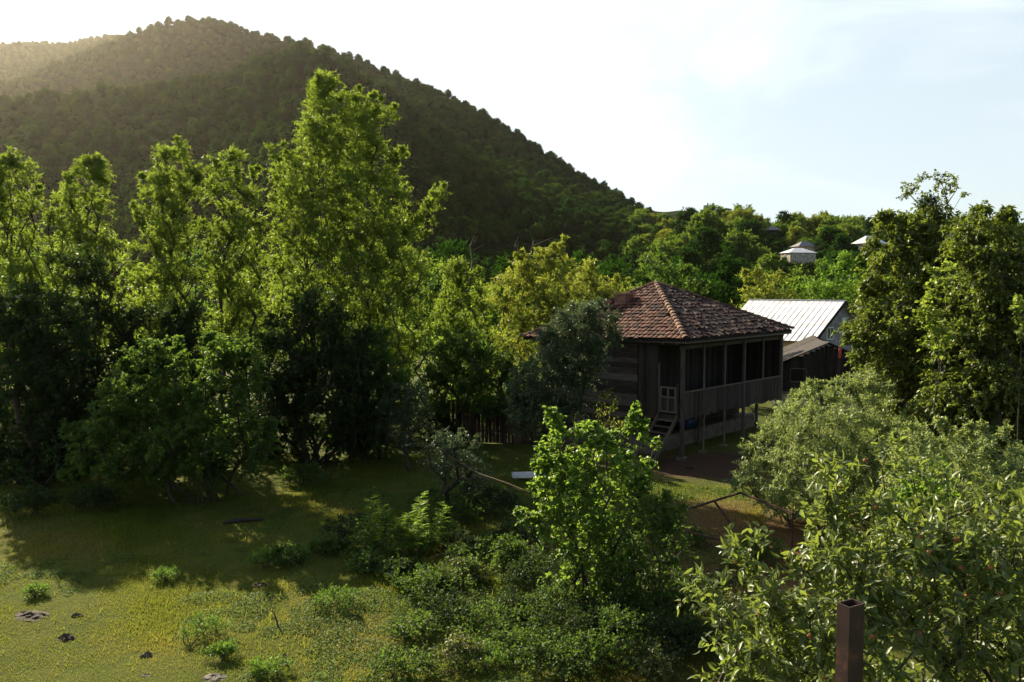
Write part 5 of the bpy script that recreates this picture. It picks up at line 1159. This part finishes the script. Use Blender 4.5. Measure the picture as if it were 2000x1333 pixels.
def stick(name, label, cat, pts, rad, mat=BARK, group=None):
    m = MB(); m.tube(pts, rad, 6); o = m.build(name, mat); tag(o, label, cat, group); return o
def gp(px, py, z=0.0): return G(px, py, z)
stick('wooden_pole', 'long thin pole leaning down from the fruit tree towards the trough', 'pole', [P(868, 885, 21), P(935, 925, 20), P(985, 942, 19), P(1035, 962, 18.2)], [.008, .012, .014, .012], M_REDWOOD)
stick('stake', 'short wooden stake standing in the sunny lawn', 'stake', [gp(545, 1230), P(535, 1196, gp(545, 1230)[1] + .1)], [.02, .016])
stick('dead_branch', 'curved bare branch sticking up from shaded grass', 'branch', [gp(415, 1180), P(418, 1168, 16.3), P(440, 1178, 16.2)], [.01, .008, .004], BARK_PALE)
stick('dead_branch', 'thin bent twig standing right of the curved branch', 'branch', [gp(443, 1200), P(455, 1182, 15.9), P(459, 1170, 15.9)], [.008, .006, .003], BARK_PALE)
rs = np.random.RandomState(71)
for i in range(16):
    px, py = rs.uniform(940, 1080), rs.uniform(1040, 1085); a = gp(px, py, rs.uniform(.1, .5)); d = rs.randn(3) * [.8, .3, .18]
    stick('dead_twig', 'bare dead twig in the heap left of the hazel', 'twig', [a, a + d * .5 + rs.randn(3) * .05, a + d], [.014, .011, .004], BARK_PALE, 'heap of dead twigs')
for i in range(9):
    px, py = rs.uniform(520, 760), rs.uniform(1130, 1300); a = gp(px, py, .03); d = rs.randn(3) * [.25, .25, .02]
    stick('fallen_twig', 'thin dry twig lying on the grass', 'twig', [a, a + d * .5 + [0, 0, .03], a + d], [.006, .005, .002], BARK_PALE, 'twigs lying on the lawn')
# bare dead tips above the thin crowned tree
for i, (x0, y0, x1, y1, lab) in enumerate([(918, 560, 921, 462, 'tall bare dead leader above thin crowned tree'), (1010, 510, 1008, 462, 'short bare snag on the yellowing tree'), (1036, 505, 1040, 470, 'second bare snag on the yellowing tree')]):
    st = MB(); Yq = 37 if i == 0 else 38; pts = [P(x0, y0, Yq), P((x0 + x1) / 2 + 3, (y0 + y1) / 2, Yq), P(x1 - 3, y1 + 20, Yq), P(x1 + 5, y1, Yq)]; st.tube(pts, [.06, .04, .025, .01], 5)
    for k in range(5):
        t = .3 + .14 * k; p = pts[0] + (pts[3] - pts[0]) * t; st.tube([p, p + [rs.randn() * .35, rs.randn() * .2, .35]], [.018, .006], 4)
    tag(st.build('bare_branch', BARK), lab, 'branch')
# trough
def trough():
    g = gp(1032, 938); o = empty('trough', (g[0], g[1], landz(g[0], g[1])), .1); tag(o, 'long pale metal trough on the grass behind the hazel', 'trough')
    m = MB(); L, W, h, t = .55, .2, .24, .015
    for (a0, b0, a1, b1) in ((-L, -W, L, -W + t), (-L, W - t, L, W), (-L, -W + t, -L + t, W - t), (L - t, -W + t, L, W - t)): m.box(a0, b0, .12, a1, b1, h, a=.5)
    m.box(-L + t, -W + t, .12, L - t, W - t, .14, a=.5); m.build('basin', M_SHEET, o, .003)
    for x in (-.42, .42):
        m = MB(); m.box(x - .04, -.16, 0, x + .04, .16, .12); m.build('leg', M_STONE, o)
trough()
# dung heaps, stones and bare clods on the lawn
def lump(name, label, cat, px, py, w, h, mat, seed, group=None, flat=1.0):
    r = np.random.RandomState(seed); g = gp(px, py); m = MB(); n1, n2 = 14, 6; V = []
    for i in range(n2):
        f = i / (n2 - 1); rr = math.cos(f * math.pi / 2) ** .7
        for k in range(n1):
            a = 2 * math.pi * k / n1; q = 1 + .25 * r.randn() * (1 - f * .5); V.append((math.cos(a) * rr * w / 2 * q, math.sin(a) * rr * w / 2 * flat * q, -.02 + h * math.sin(f * math.pi / 2) * (1 + .25 * r.randn())))
    Q = [(i * n1 + k, i * n1 + (k + 1) % n1, (i + 1) * n1 + (k + 1) % n1, (i + 1) * n1 + k) for i in range(n2 - 1) for k in range(n1)]
    m.add(V, Q, a=r.rand()); o = m.build(name, mat, None, loc=(g[0], g[1], landz(g[0], g[1]))); tag(o, label, cat, group)
M_DUNG = solid_mat('dry_dung', [(.03, .02, .014), (.07, .05, .035), (.13, .10, .075)], scale=30, bump=1.0, dist=.02)
M_GREYST = solid_mat('grey_stone', [(.06, .05, .045), (.15, .13, .11)], scale=20, bump=.7, dist=.01)
for i, (px, py, w, h, mt, nm, ct, lab) in enumerate([(62, 1203, .62, .07, M_DUNG, 'dung_pile', 'dung', 'wide cracked dung pile at left side of sunny lawn'), (150, 1202, .25, .06, M_DUNG, 'dung_pile', 'dung', 'small dung lump right of the wide pile'), (130, 1243, .30, .09, M_DUNG, 'dung_pile', 'dung', 'dark rough dung lump below the wide pile'),
                                                 (286, 1276, .22, .08, M_GREYST, 'stone', 'stone', 'grey stone on sunny lawn left of the weed tufts'), (380, 1213, .28, .05, M_DUNG, 'dung_pile', 'dung', 'flat dung patch just above the tall weed tuft'), (513, 1198, .14, .07, M_GREYST, 'stone', 'stone', 'small pinkish stone beside the stake'),
                                                 (510, 1150, .35, .06, M_DUNG, 'dung_pile', 'dung', 'dark earth mound in shaded lawn'), (420, 1322, .40, .05, M_GREYST, 'stone', 'stone', 'flat pale stone at the bottom edge of lawn'), (555, 1282, .12, .06, M_DUNG, 'dung_pile', 'dung', 'little dark clod right of the round plant'), (285, 1315, .25, .03, M_GREYST, 'stone', 'stone', 'thin light stone near the bottom edge'), (1345, 912, .5, .12, M_DUNG, 'stone', 'stone', 'stone lying before the house posts')]):
    lump(nm, lab, ct, px, py, w, h, mt, 400 + i, None, .7)
stick('fallen_log', 'dark log lying in shade right of the broad hazel foot', 'log', [gp(435, 1022, .07), gp(470, 1016, .09), gp(515, 1014, .06)], [.05, .06, .04], M_DARKWOOD)
print('leaf faces', NSTAT[0])
